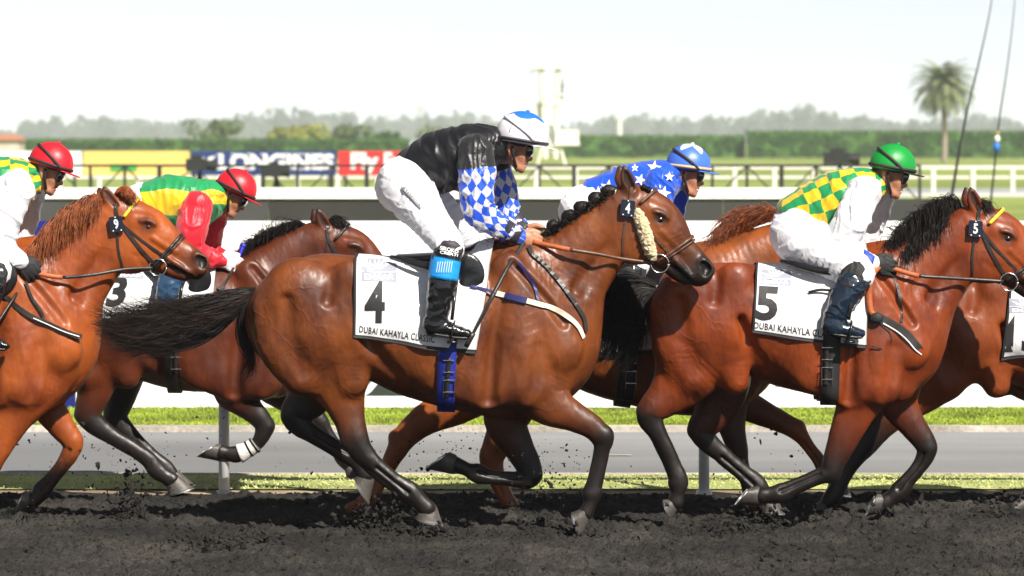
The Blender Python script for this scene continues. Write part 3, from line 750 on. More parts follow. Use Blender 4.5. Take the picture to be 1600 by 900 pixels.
def surf_strap(G, root, name, pts, d0, width, m, side=-1, thick=.005, iso=.003, sub=6, lift=0.0, slack=None):
    """a strap that lies on the body, traced in photo pixels and dropped on to the near or far flank"""
    p = crom(np.array(pts, float), sub); O = np.array([W(a, b, d0 + side*.0) for a, b in p]); O[:, 1] = d0 + side*.62
    D = np.tile([0, -side, 0], (len(O), 1)).astype(float); H, hit = G.cast(O, D, iso, .62)
    y = H[:, 1].copy(); ok = hit
    if not ok.any(): return None
    y = np.interp(np.arange(len(y)), np.where(ok)[0], y[ok]); H = O.copy(); H[:, 1] = y
    Nn = G.grad(H); Nn[~ok] = [0, side, 0]; Nn = Nn + np.array([0, side*.35, 0]); Nn /= np.linalg.norm(Nn, axis=1)[:, None]
    # perspective: the traced column/row belongs to the depth that was hit
    for i, (a, b) in enumerate(p):
        if side < 0: w_ = W(a, b, H[i, 1]); H[i, 0] = w_[0]; H[i, 2] = w_[2]
    V, f = ribbon(H + Nn*lift, Nn, width, thick*.6); return mesh(name, V, f, m, root, False)
def loop_strap(G, root, name, top, bot, d0, width, m, thick=.005, iso=.004, a0=0, a1=2*math.pi, n=44, rad=.5, cen=.5):
    """a strap round the body in the plane through two photo points"""
    A, B = W(*top, d0), W(*bot, d0); C = A + (B-A)*cen; u = A-B; u /= np.linalg.norm(u); v = np.array([0, -1., 0]); an = np.linspace(a0, a1, n)
    D = -(np.cos(an)[:, None]*u + np.sin(an)[:, None]*v); H, hit = G.cast(C - D*rad, D, iso, rad)
    H = H[hit]; 
    if len(H) < 4: return None
    Nn = G.grad(H); ax = np.cross(u, v); Nn = Nn - (Nn@ax)[:, None]*ax; Nn /= np.linalg.norm(Nn, axis=1)[:, None] + 1e-9
    V, f = ribbon(H, Nn, width, thick); return mesh(name, V, f, m, root)
def free_strap(root, name, P, width, m, thick=.005, nrm=(0, -1, 0), sub=6):
    P = crom(np.array(P, float), sub); Nn = np.tile(np.array(nrm, float), (len(P), 1)); V, f = ribbon(P, Nn, width, thick)
    return mesh(name, V, f, m, root)
def cloth_decal(bv, root, name, p, f, d0, m, off):
    V = []
    for a, b in p:
        o = W(a, b, d0-.6); t = Vector((o - np.array([0, 0, HC]))).normalized(); h = bv.ray_cast(Vector(o), t, 1.2)
        V.append(np.array(h[0]) - np.array(t)*off if h[0] is not None else None)
    if any(v is None for v in V):
        g = [v for v in V if v is not None]
        if len(g) < len(V)*.6: return None
        ym = np.mean([v[1] for v in g]); V = [v if v is not None else W(a, b, ym) for v, (a, b) in zip(V, p)]
    V = np.array(V); return mesh(name, V, face_cam(V, f), m, root, False)
def decal(G, root, name, p, f, d0, m, iso, near=.62):
    """flat print in photo pixels laid on to the near side of a surface"""
    O = np.array([W(a, b, d0-.3) for a, b in p]); O[:, 1] = d0-near; H, hit = G.cast(O, np.tile([0, 1., 0], (len(O), 1)), iso, near+.1)
    if hit.mean() < .6: return None
    yy = np.where(hit, H[:, 1], H[hit, 1].mean()); V = np.array([W(a, b, y) for (a, b), y in zip(p, yy)])
    return mesh(name, V, face_cam(V, f), m, root, False)
def poly_sub(poly, n=1):
    c = np.mean(poly, 0); P = [tuple(x) for x in poly]; m = len(P); V = P + [((a+c[0])/2, (b+c[1])/2) for a, b in P] + [tuple(c)]
    f = []
    for i in range(m): j = (i+1) % m; f += [(i, j, m+j), (i, m+j, m+i), (m+i, m+j, 2*m)]
    return V, f

def torso_like4(dx, dy, k=1.0, k2=1.0):
    return [(385+dx+(a-385)*k, 500+dy+(b-500)*k2, r*k2, w) for a, b, r, w in TORSO4]
TORSO4 = [(470,500,86,.245),(505,498,101,.275),(543,497,98,.272),(600,500,97,.278),(660,514,108,.300),(720,520,119,.295),(775,520,131,.262),(815,524,124,.235),(845,540,80,.205),(852,552,60,.18)]
NECK4 = [(815,470,104,.20),(850,455,92,.165),(882,429,69,.122),(919,390,56,.097),(950,357,46,.082),(977,332,39,.076)]

def make_horse(spec):
    d0 = spec['d']; base = spec['base']; root = empty('horse', (W(base, 500, d0)[0], d0, 0), spec['label'], 'horse', 'racehorses in the field')
    h = spec.get('h', .0085); allp = []
    T = spec['T']; k = T.k
    legs = spec['legs']
    rows = [pxS(spec['torso'], d0), pxS(spec['neck'], d0)] + [pxS(l['S'], d0, l['y']) for l in legs]
    A = np.vstack([np.array([r_[:6] for r_ in rr]) for rr in rows])
    hx = [T(*p) for p in ((1120, 412), (975, 255), (1064, 455), (960, 300))]; hw = np.array([W(a, b, d0) for a, b in hx])
    lo = np.array([min((A[:,0]-A[:,2]).min(), hw[:,0].min()), d0-.44, max(-.12, min((A[:,1]-A[:,2]).min(), .2))]) - .03
    hi = np.array([max((A[:,0]+A[:,2]).max(), hw[:,0].max()), d0+.44, max((A[:,1]+A[:,2]).max(), hw[:,2].max())]) + .03
    lo[2] = (A[:,1]-A[:,2]).min() - .03
    if 'clipx' in spec: lo[0] = max(lo[0], W(spec['clipx'][0], 0, d0)[0]); hi[0] = min(hi[0], W(spec['clipx'][1], 0, d0)[0])
    G = Grid(lo, hi, h)
    G.tube(rows[0], .03, 2.15)
    G.tube(rows[1], .055, 2.0)
    # muscle masses, given in the leading bay's pixels and carried over
    M = spec['M']; kk = spec.get('mk', 1.0)
    def mus(S, y, kb=.03):
        for sg in (-1, 1):
            G.tube(pxS([(*M(a, b), r*kk, w) for a, b, r, w in S], d0, sg*y), kb)
    if spec.get('quarters', True):
        mus([(468,462,60,.12),(505,510,70,.125)], .165, .035)            # rump
        mus([(428,480,34,.07),(438,540,36,.075),(470,590,28,.07)], .17, .03)  # back of the thigh
        mus([(548,440,34,.06),(556,520,34,.055)], .215, .03)             # point of hip to flank
        mus([(540,560,36,.08),(550,595,24,.06)], .17, .03)               # stifle
    mus([(795,420,26,.045),(835,480,36,.055),(872,545,38,.065)], .185, .028)  # shoulder blade
    mus([(808,470,28,.055),(815,540,40,.085),(820,600,38,.085)], .195, .022)      # triceps
    mus([(862,560,36,.07),(850,600,34,.065)], .12, .028)                     # breast
    mus([(700,580,40,.05),(760,600,40,.05)], .225, .05)                      # ribs and girth
    def cut(S, y, kb=.02):
        for sg in (-1, 1): G.tube(pxS([(*M(a, b), r*kk, w) for a, b, r, w in S], d0, sg*y), kb, sub=True, noval=True)
    cut([(786,455,8,.06),(770,540,13,.085),(764,625,15,.09)], .315, .03)                # behind the shoulder
    cut([(800,412,7,.045),(838,452,8,.045),(882,505,9,.045)], .252)              # before the shoulder blade
    cut([(845,545,9,.025),(838,590,10,.028),(830,625,9,.028)], .283, .035)           # between triceps and breast
    if spec.get('quarters', True):
        cut([(562,500,8,.06),(582,550,14,.065),(615,590,14,.065)], .285, .03)      # flank
        cut([(446,470,9,.035),(452,525,13,.04),(476,585,14,.045)], .295, .04)       # hamstring
        cut([(520,420,6,.03),(512,470,8,.03)], .285, .03)
    # neck: crest muscle, jugular groove
    N_ = spec['neck']; a = np.array(N_[1:], float)
    up = a.copy(); 
    tang = np.gradient(a[:, :2], axis=0); tang /= np.linalg.norm(tang, axis=1)[:, None]; perp = np.stack([-tang[:, 1], tang[:, 0]], 1)   # towards the throat
    for sg in (-1, 1):
        q = a[:, :2] - perp*a[:, 2:3]*.35; G.tube(pxS([(x, y, r*.5, w*.55, sg*w*.55) for (x, y), r, w in zip(q, a[:, 2], a[:, 3])], d0), .03)
        q = a[:, :2] + perp*a[:, 2:3]*.45; G.tube(pxS([(x, y, r*.16, .022, sg*w*.98) for (x, y), r, w in zip(q, a[:, 2], a[:, 3])][1:], d0), .035, sub=True, noval=True)
        q = a[:, :2] + perp*a[:, 2:3]*.70; G.tube(pxS([(x, y, r*.30, w*.5, sg*w*.3) for (x, y), r, w in zip(q, a[:, 2], a[:, 3])][1:], d0), .03)
    # legs
    for l in legs: 
        G.tube(pxS(l['S'], d0, l['y']), l.get('k', .03), 2.0, res=6)
        kn = l.get('joints', ())
        for (jx, jy, jr, jw) in kn: G.tube(pxS([(jx, jy, jr, jw)], d0, l['y'], l.get('jd', 1.0)), .012)
        if 'hoof' in l:                                  # groove between cannon bone and tendons, hollow of the pastern
            S_ = np.array([r_[:6] if len(r_) == 6 else (*r_, l['y'], 0) for r_ in l['S']], float); c0 = int(np.argmin(np.where(np.arange(len(S_)) < len(S_)*.45, 99, S_[:, 2]))); lo_, hi_ = max(1, c0-1), min(len(S_)-3, c0+2)
            if hi_ - lo_ >= 1:
                seg = S_[lo_:hi_+1]; t_ = seg[-1, :2]-seg[0, :2]; t_ /= np.linalg.norm(t_); n_ = np.array([-t_[1], t_[0]]); hl = np.array(l['hoof'][2])-np.array(l['hoof'][3])
                if n_@hl < 0: n_ = -n_
                for sg in (-1, 1): G.tube(pxS([(*(r_[:2] + n_*r_[2]*.22), r_[2]*.20, r_[3]*.42, r_[4]+sg*r_[3]*1.0) for r_ in seg], d0), .012, sub=True, noval=True)
                G.tube(pxS([(*(r_[:2] + n_*r_[2]*.60), r_[2]*.42, r_[3]*.5, r_[4], 1.0 if r_[5] > .5 else r_[5]) for r_ in seg], d0), .006)
        if 'tendon' in l:
            tS = l['tendon']; G.tube(pxS(tS, d0, l['y'], 1.0), .008)
    # head
    def hS(S): return [(*T(a_, b_), r_*k, w_*min(1.05, k*1.0), *rest) for a_, b_, r_, w_, *rest in S]
    mz = spec.get('muzzle', 1.0)
    G.tube(pxS(hS([(972,338,44,.078,0,0),(990,346,55,.088,0,0),(1010,354,56,.098,0,0),(1032,370,46,.090,0,0),(1056,390,31,.066,0,.15*mz),(1076,406,25.5,.054,0,.65*mz),(1088,419,24.5,.056,0,1.*mz),(1091,424,24,.056,0,1.*mz)]), d0), .03, 2.3)
    for sg in (-1, 1):
        G.tube(pxS(hS([(983,352,30,.03,sg*.062,0),(990,374,37,.035,sg*.062,0),(1002,386,26,.03,sg*.055,0)]), d0), .022)        # cheek
        G.tube(pxS(hS([(1012,328,12,.018,sg*.082,0),(1031,338,15,.024,sg*.076,.35)]), d0), .018)                               # orbit
        G.tube(pxS(hS([(1034,362,5,.02,sg*.076,0),(1052,381,4.5,.016,sg*.062,.1),(1066,394,4,.012,sg*.050,.3)]), d0), .012)     # facial crest
        G.tube(pxS(hS([(1022,330,4,.014,sg*.096,.5),(1032,333,4.5,.014,sg*.096,.6),(1042,341,4,.012,sg*.088,.5)]), d0), .010)   # upper lid
        G.tube(pxS(hS([(1028,342,6.5,.010,sg*.104,.9),(1035,344,6.0,.010,sg*.102,.9)]), d0), .010, sub=True)                    # socket
        G.tube(pxS(hS([(1098,410,9,.022,sg*.040,mz),(1107,422,10,.020,sg*.038,mz),(1100,432,9,.018,sg*.040,mz)]), d0), .012)        # nostril rim
        G.tube(pxS(hS([(1100,414,6.0,.026,sg*.066,1.1),(1105,420,7.5,.030,sg*.062,1.1),(1103,427,5.5,.022,sg*.062,1.1)]), d0), .008, sub=True)
        G.tube(pxS(hS([(1048,398,4,.012,sg*.064,.2),(1066,418,5,.014,sg*.056,mz),(1078,432,5,.012,sg*.048,mz)]), d0), .014)        # lip muscle
    G.tube(pxS(hS([(1018,400,13,.05,0,.15),(1038,413,11,.042,0,.9*mz),(1056,424,13,.043,0,mz),(1071,434,11.5,.041,0,mz)]), d0), .014)    # lower jaw and lip
    for sg in (-1, 1): G.tube(pxS(hS([(1046,412,1.6,.03,sg*.06,1.2),(1062,422,1.8,.03,sg*.056,1.2),(1078,437,1.8,.03,sg*.052,1.2),(1088,446,1.8,.03,sg*.05,1.2)]), d0), .006, sub=True)       # mouth
    for sg in (-1, 1):                                                                                                         # ears
        e = spec.get('ear', ((985,300),(980,282),(975,260)))
        dx = 0 if sg < 0 else -8
        (x0,y0),(x1,y1),(x2,y2) = e
        G.tube(pxS(hS([(x0,y0,11,.022,sg*.060,.05),(x1+dx,y1,11.5,.022,sg*.066,.2),(x1*.45+x2*.55+dx,y1*.45+y2*.55,8,.017,sg*.069,.5),(x2+dx,y2,2.0,.006,sg*.070,.9)]), d0), .012)
        G.tube(pxS(hS([(x0+3,y0-6,4.5,.02,sg*.082,.7),(x1+2+dx,y1-1,6,.018,sg*.088,.8),(x1*.45+x2*.55+1+dx,y1*.45+y2*.55,3.5,.012,sg*.086,.9)]), d0), .008, sub=True)
    v, q = G.mesh()
    # keep the biggest shell simple: whole mesh, plus fine coat relief
    dark = G.sample(v, G.a)
    v = v + G.grad(v)*(.0016*fbm(v*[14, 14, 9], 3, 3) + .0012*fbm(v*[38, 38, 20], 2, 8))[:, None]
    body = mesh('body', v, q, spec['coat'], root)
    attr(body, 'dark', np.clip(dark, 0, 1.2)); attr(body, 'dust', np.clip((.62 - v[:, 2])/.4, 0, 1))
    for l in legs:
        if 'hoof' in l: hoof(root, l['hoof'], d0, l['y'], l.get('hw', 1.0))
    # eyes
    for sg in (-1, 1):
        ex, ey = T(1031.5, 343); c = W(ex, ey, d0 + sg*.083*min(1.05, k)); c[1] = d0 + sg*.083*min(1.05, k)
        mb = MB(); mb.ball(c, (.021*k, .019, .0185*k), 16, 10); mb.build('eye', M_eye, root, True)
    spec['G'] = G; spec['root'] = root
    return root, G

def hair(root, name, guides, n, r0, m, d0, spread, seed=1, K=9, wav=.02, sub=1):
    """guides: list of polylines of (px,py,y) sharing K control points; hairs interpolate between neighbours"""
    r = np.random.default_rng(seed); Gd = []
    for g in guides:
        P = np.array([W(a, b, d0+y) for a, b, y in g]); P = crom(P, 6); t = np.linspace(0, len(P)-1, K); i = np.minimum(t.astype(int), len(P)-2); f = (t-i)[:, None]
        Gd.append(P[i]*(1-f) + P[i+1]*f)
    Gd = np.array(Gd); u = r.uniform(0, len(Gd)-1.0001, n); i = u.astype(int) if len(Gd) > 1 else np.zeros(n, int); f = (u-i)[:, None, None] if len(Gd) > 1 else np.zeros((n,1,1))
    P = Gd[i]*(1-f) + Gd[np.minimum(i+1, len(Gd)-1)]*f
    s = np.linspace(0, 1, K)[None, :, None]
    off = r.normal(0, 1, (n, 1, 3))*np.array(spread)[None, None, :]; P = P + off*(.25 + 1.15*s**1.4)
    L = r.uniform(.45, 1.05, (n, 1, 1)); P = P[:, :1] + (P - P[:, :1])*np.where(s*0+L < 1, L, 1)
    ph = r.uniform(0, 6.28, (n, 1)); fr = r.uniform(1.5, 4, (n, 1)); wv = np.sin(ph + fr*s[..., 0]*3)*wav*s[..., 0]
    P[..., 2] += wv; P[..., 1] += np.cos(ph*1.7 + fr*s[..., 0]*2.6)*wav*s[..., 0]
    V, f = strands(P, r0); return mesh(name, V, f, m, root)

def bridle(spec, brow=None, plate='4', sheep=False, col=None):
    G, root, T, d0 = spec['G'], spec['root'], spec['T'], spec['d']; k = T.k; m = col or M_leather
    def tp(L): return [T(a, b) for a, b in L]
    br = surf_strap(G, root, 'bridle', tp([(988,292),(986,312),(993,335),(1004,362),(1018,390),(1029,408)]), d0, .019*k, m, iso=.004)
    for sd in (1,): surf_strap(G, br, 'cheek_strap', tp([(988,292),(986,312),(993,335),(1004,362),(1018,390),(1029,408)]), d0, .017*k, m, sd)
    for sd in (-1, 1):
        surf_strap(G, br, 'noseband_strap', tp([(992,330),(1008,352),(1026,374),(1044,394)]), d0, .013*k, m, sd)
        surf_strap(G, br, 'throat_latch', tp([(984,318),(978,345),(974,372),(974,398)]), d0, .012*k, m, sd)
    loop_strap(G, br, 'noseband', T(1080,371), T(1036,402), d0, .017*k, m, rad=.15)
    loop_strap(G, br, 'noseband', T(1083,376), T(1039,405), d0, .010*k, m, rad=.15)
    loop_strap(G, br, 'browband', T(1022,298), T(984,330), d0, .017*k, brow or m, .007, .005, -1.75, 1.75, 30, .18)
    # bit ring and mouthpiece
    for sd in (-1, 1):
        c = W(*T(1031,412), d0 + sd*.079*k); P = []
        rr = 14*k/F*d0; mb = MB(); an = np.linspace(0, 2*math.pi, 29)
        mb.tube([c + np.array([math.cos(a)*rr, sd*.004, math.sin(a)*rr]) for a in an], .0038, 7); mb.build('bit_ring', M_steel, br, True)
    a = W(*T(1044,414), d0-.075*k); b = W(*T(1044,414), d0+.075*k); mb = MB(); mb.bar(a, b, .008, n=8); mb.build('mouthpiece', M_steel, br, True)
    # number plate
    if plate:
        qd = tp([(971,311),(993,314),(991,340),(969,337)]); c = np.mean(qd, 0)
        yb = surf_y(G, c, d0) - .030
        P4 = np.array([W(a, b, yb) for a, b in qd]); U = (P4[1]-P4[0])/2; Vv = (P4[3]-P4[0])/2; cc = P4.mean(0); outl = []
        for sx, sy in ((-1,-1),(1,-1),(1,1),(-1,1)):
            for t in (0, .5, 1):
                a0 = {(-1,-1): 180, (1,-1): 270, (1,1): 0, (-1,1): 90}[(sx, sy)] + t*90
                outl.append(cc + U*(sx*.76 + .24*math.cos(R(a0))) + Vv*(sy*.8 + .2*math.sin(R(a0))))
        n = len(outl); V = outl + [o + np.array([0, .012, 0]) for o in outl]; f = [tuple(range(n)), tuple(range(2*n-1, n-1, -1))] + [(i, n+i, n+(i+1) % n, (i+1) % n) for i in range(n)]
        pl = mesh('number_plate', V, f, M_plate, root, False)
        w = .34 if len(plate) == 1 else .6
        def pq(x0, y0, x1, y1): return [qd[0]*1 if False else tuple(np.array(qd[0])*(1-x)*(1-y) + np.array(qd[1])*x*(1-y) + np.array(qd[2])*x*y + np.array(qd[3])*(1-x)*y) for x, y in ((x0,y0),(x1,y0),(x1,y1),(x0,y1))]
        p, f = text_quad(plate, pq(.5-w/2, .17, .5+w/2, .80), .03); V = np.array([W(a, b, yb-.004) for a, b in p]); mesh('plate_number', V, face_cam(V, f), M_pnum, pl, False)
        for x, y in ((.2, .9), (.8, .9), (.5, .05)):
            V = np.array([W(*(np.array(pq(x, y, x, y)[0]) + 1.1*np.array([math.cos(a), math.sin(a)])), yb-.005) for a in np.linspace(0, 6.28, 9)[:-1]]); mesh('plate_rivet', V, face_cam(V, [tuple(range(8))]), M_pnum, pl, False)
    if sheep:
        P = crom(np.array(tp([(996,331),(1004,352),(1012,378),(1020,402)])), 5); ys = [surf_y(G, p, d0)-.012 for p in P]
        g = Grid(np.min([W(*p, y) for p, y in zip(P, ys)], 0) - .08, np.max([W(*p, y) for p, y in zip(P, ys)], 0) + .08, .005)
        S = [(W(*p, y)[0], W(*p, y)[2], r/F*d0, .03, y, 0) for p, y, r in zip(P, ys, np.interp(np.linspace(0, 1, len(P)), [0, .1, .5, .9, 1], [6, 9.5, 10.5, 10, 6]))]
        g.tube(S, .01, res=1); v, q = g.mesh(); nn = g.grad(v); v = v + nn*(.006*fbm(v*70, 3, 2)[:, None] + .004*vnoise(v*160, 8)[:, None]); mesh('sheepskin_roll', v, q, M_sheep, br)
    return br
def surf_y(G, p, d0, iso=0., side=-1):
    O = W(p[0], p[1], d0)[None].copy(); O[0, 1] = d0 + side*.62; H, hit = G.cast(O, np.array([[0, -side, 0.]]), iso, .62)
    return H[0, 1] if hit[0] else d0

def saddle_cloth(spec, tl, tr_, brp, blp, num, nq, eq, tq, zc_px, seed=1, title='DUBAI KAHAYLA CLASSIC', far=.8, num_bold=.035):
    """tl,tr,br,bl: photo corners of the near side; the cloth runs over the back to the far side"""
    G, root, d0 = spec['G'], spec['root'], spec['d']; nu, nv = 56, 60
    u = np.linspace(0, 1, nu)[:, None]; v = np.linspace(-far, 1, nv)[None]; av = np.abs(v)
    top = np.array(tl)*(1-u) + np.array(tr_)*u; bot = np.array(blp)*(1-u) + np.array(brp)*u
    px = top[:, :1]*(1-av) + bot[:, :1]*av; zc_ = HC-(zc_px-HOR)/F*d0
    X = (px-800)/F*(d0-.2*np.sin(np.minimum(av, 1)*1.5)); zb_ = HC-(bot[:, 1]-HOR)/F*(d0-.29)
    th = np.arctan2(.29, zb_-zc_)[:, None]*v
    D = np.stack([np.zeros_like(X), np.sin(th), -np.cos(th)], -1).reshape(-1, 3)        # pointing inwards
    C = np.stack([X, np.full_like(X, d0), np.full_like(X, zc_)], -1).reshape(-1, 3)
    wr = .0085*fbm(np.stack([X.ravel()*5, th.ravel()*2.2, X.ravel()*0+seed], 1), 3, seed)*np.clip(np.abs(th.ravel())-.5, 0, 1) + .004*np.sin(X.ravel()*23+2*th.ravel()+seed)*np.clip(np.abs(v+th*0).ravel()-.55, 0, .5)*2
    H, hit = G.cast(C - D*.56, D, .0105, .56); t_ = np.where(hit, .56 - np.linalg.norm(H - (C - D*.56), axis=1), .25).reshape(nu, nv)   # the cloth bridges hollows
    for _ in range(26):
        b_ = t_.copy(); b_[1:-1] = (t_[:-2] + t_[2:])/2; b_[:, 1:-1] = .5*b_[:, 1:-1] + .25*(b_[:, :-2] + b_[:, 2:]); t_ = np.maximum(t_, b_)
    H = C - D*(t_.ravel() + wr)[:, None]
    i = np.arange(nu*nv).reshape(nu, nv); f = np.stack([i[:-1,:-1].ravel(), i[:-1,1:].ravel(), i[1:,1:].ravel(), i[1:,:-1].ravel()], 1)
    V2 = H + D*.005; n = len(H); f2 = f[:, ::-1] + n; rim = np.concatenate([i[0, :], i[1:, -1], i[-1, -2::-1], i[-2:0:-1, 0]]); rn = np.roll(rim, -1)
    Fr = np.stack([rim, rn, rn+n, rim+n], 1)
    ui = np.repeat(np.arange(nu-1), nv-1); vi = np.tile(np.arange(nv-1), nu-1); border = (ui < 1) | (vi > nv-3) | (vi < 1)
    mi = np.concatenate([border, border, np.ones(len(Fr), bool)]).astype(int)
    Fall = np.vstack([f, f2, Fr])
    # face orientation
    a, b, c = H[f[:, 0]], H[f[:, 1]], H[f[:, 2]]
    if (np.cross(b-a, c-a)*-D[f[:, 0]]).sum() < 0: Fall = Fall[:, ::-1]
    cl = mesh('saddle_cloth', np.vstack([H, V2]), Fall, None, root, True, [M_cloth, M_trim], mi)
    ISO = .0022; bv = BVHTree.FromPolygons([tuple(x) for x in H], [tuple(int(k_) for k_ in x) for x in f])
    if num:
        p, f = text_quad(num, nq, num_bold); cloth_decal(bv, cl, 'race_number', p, f, d0, M_ink, ISO)
    if title:
        p, f = text_quad(title, tq, .012, 1.08); cloth_decal(bv, cl, 'race_title', p, f, d0, M_ink, ISO)
    if eq:
        (x0, y0), (x1, y1) = eq; w, hh = x1-x0, y1-y0
        def Q(a, b): return (x0 + a*w, y0 + b*hh + (a-.3)*2)
        for sx in range(1):
            V, f = [], []; 
            gxs, gys = np.linspace(0, 1, 9), np.linspace(.04, 1, 6)
            V = [Q(a, b) for b in gys for a in gxs]; f = [(j*9+i_, j*9+i_+1, (j+1)*9+i_+1, (j+1)*9+i_) for j in range(5) for i_ in range(8)]
            cloth_decal(bv, cl, 'sponsor_box', V, f, d0, M_emaar, ISO)
        for an in (-68, -42, -18, 6, 30, 56):                          # the fan of petals
            c = np.array(Q(.46, .56)); L_ = .52*hh/ max(.5, math.cos(R(an))*1.0); L_ = min(L_, .52*w)
            d1 = np.array([math.sin(R(an)), -math.cos(R(an))]); d2 = np.array([d1[1], -d1[0]])
            P = [c + d1*2, c + d1*L_*.55 + d2*.075*w*.55, c + d1*L_, c + d1*L_*.55 - d2*.075*w*.3]; V, f = poly_sub([tuple(x) for x in P]); cloth_decal(bv, cl, 'petal', V, f, d0, M_cloth, ISO+.0012)
        V, f = poly_sub([Q(0, .56), Q(.5, .63), Q(1, .54), Q(1, .585), Q(.5, .67), Q(0, .60)]); cloth_decal(bv, cl, 'horizon_line', V, f, d0, M_cloth, ISO+.0012)
        p, f = text_quad('EMAAR', [Q(.08, .70), Q(.92, .66), Q(.92, .92), Q(.08, .96)], .012); cloth_decal(bv, cl, 'sponsor_name', p, f, d0, M_cloth, ISO+.0012)
    return cl
COAT = {
 4: coat_mat('bay_coat', (.070,.015,.0032), (.20,.053,.0105)),
 5: coat_mat('red_bay_coat', (.115,.018,.003), (.255,.048,.0075)),
 9: coat_mat('chestnut_coat', (.18,.033,.0055), (.35,.080,.013)),
 3: coat_mat('dark_bay_coat', (.055,.011,.0035), (.125,.027,.007)),
 7: coat_mat('liver_chestnut_coat', (.13,.034,.008), (.30,.075,.013)),
 15: coat_mat('red_chestnut_coat', (.15,.030,.0055), (.25,.055,.010)),
}
M_hblk = mat('black_horsehair', (.011,.008,.007), .5, .5, 30, spec=.3)
M_hbrn = mat('dark_brown_horsehair', (.032,.016,.009), .5, .6, 25, spec=.3)
M_hchs = mat('chestnut_horsehair', (.24,.065,.018), .45, .45, 25, spec=.4)
def shiftM(dx, dy, k=1.0, k2=None, ref=(385, 500)):
    k2 = k if k2 is None else k2
    return lambda a, b: (ref[0]+dx+(a-ref[0])*k, ref[1]+dy+(b-ref[1])*k2)
D1 = 1.0
def shift_leg(l, dx, dy, k=1.0, ref=(385, 836), gy=None):
    def t(a, b): return (ref[0]+dx+(a-ref[0])*k, (gy if gy else ref[1]+dy)+(b-ref[1])*k)
    o = dict(l); o['S'] = [(*t(r[0], r[1]), r[2]*k, *r[3:]) for r in l['S']]
    if 'hoof' in l: o['hoof'] = [t(*p) for p in l['hoof']]
    if 'joints' in l: o['joints'] = [(*t(r[0], r[1]), r[2]*k, r[3]) for r in l['joints']]
    if 'tendon' in l: o['tendon'] = [(*t(r[0], r[1]), r[2]*k, *r[3:]) for r in l['tendon']]
    return o
yN = -.16
NF4 = dict(y=-.150, S=[(848,560,56,.085,-.13,0),(842,606,44,.078,-.145,.0),(858,630,35,.068,-.15,.05),(890,648,25,.056,-.15,.25),(922,665,19.5,.048,-.15,.6),(941,684,17.5,.044,-.15,.95),(941,701,13,.034,-.15,1),(936,735,11,.029,-.15,1),(929,759,12.5,.032,-.15,1),(926,770,15,.036,-.15,1),(922,787,10.5,.030,-.15,1),(915,802,12,.034,-.15,1)],
           joints=[(944,680,15,.044),(921,772,11,.034)], tendon=[(933,705,5,.018),(926,735,5,.016),(920,760,6,.018)], hoof=[(903,797),(927,800),(892,801),(907,842)])
FF4 = dict(y=.125, S=[(815,600,48,.08,.11,.1),(790,652,35,.068,.12,.35),(808,695,25,.056,.125,.7),(826,728,19.5,.047,.125,1),(828,746,16.5,.044,.125,1),(812,750,13,.036,.125,1),(790,748,11,.030,.125,1),(765,745,11.5,.031,.125,1),(748,741,15,.036,.125,1),(729,733,11,.030,.125,1),(712,726,13,.034,.125,1)],
           joints=[(834,742,13,.042),(745,735,10,.032)], hoof=[(713,711),(709,741),(703,706),(666,733)])
NH4 = dict(y=-.135, k=.04, S=[(500,525,74,.135,-.125,0),(520,578,53,.098,-.118,0),(535,618,35,.074,-.115,.1),(545,652,25,.055,-.125,.4),(554,684,22,.045,-.14,.85),(566,706,18,.040,-.14,1),(590,729,13,.034,-.14,1),(620,753,12.5,.033,-.14,1),(640,768,16,.038,-.14,1),(654,781,13.5,.035,-.14,1),(667,795,14.5,.038,-.14,1)],
           joints=[(545,692,14,.036),(633,772,10,.034)], tendon=[(553,712,6,.018),(580,737,6,.018),(612,762,6,.018)], hoof=[(654,797),(682,791),(650,812),(692,820)])
FH4 = dict(y=.125, k=.04, S=[(490,540,65,.11,.12,.1),(497,588,47,.09,.125,.4),(482,622,33,.068,.125,.8),(461,646,23,.048,.125,1),(468,662,19.5,.042,.125,1),(490,680,14,.034,.125,1),(520,698,13,.033,.125,1),(544,711,15,.036,.125,1),(560,724,13,.034,.125,1),(571,742,13.5,.036,.125,1)],
           joints=[(452,651,12,.036)], hoof=[(558,742),(585,747),(553,749),(577,788)])
H4 = dict(d=19.75, base=640, h=.0068, label='bay racehorse number 4 with plaited mane and sheepskin cheek roll', coat=COAT[4], T=head_T(EYE4), torso=TORSO4, neck=NECK4, M=shiftM(0, 0), legs=[NF4, FF4, NH4, FH4], muzzle=.92)
NH5 = dict(y=-.135, k=.04, S=[(1092,535,70,.13,-.125,0),(1072,583,49,.095,-.12,0),(1044,618,32,.070,-.125,.2),(1018,640,22,.050,-.14,.7),(1016,655,20,.042,-.14,1),(1030,680,13.5,.034,-.14,1),(1043,705,12,.032,-.14,1),(1054,732,12.5,.033,-.14,1),(1060,752,15.5,.037,-.14,1),(1059,770,11,.032,-.14,1),(1056,784,13,.036,-.14,1)],
           joints=[(1006,642,12,.036),(1054,755,10,.034)], tendon=[(1018,678,5,.016),(1036,715,5,.016),(1048,742,5,.016)], hoof=[(1045,780),(1067,783),(1035,781),(1048,815)])
FH5 = dict(y=.125, k=.04, S=[(1110,560,58,.105,.12,.3),(1125,610,42,.085,.125,.7),(1112,648,29,.06,.125,.6),(1094,670,20,.046,.125,.7),(1104,688,17,.04,.125,1),(1130,712,14,.034,.125,1),(1158,736,13,.033,.125,1),(1180,755,16,.037,.125,1),(1192,770,13,.034,.125,1),(1203,782,13,.036,.125,1)],
           joints=[(1086,674,12,.036)], hoof=[(1190,784),(1214,779),(1190,800),(1226,802)])
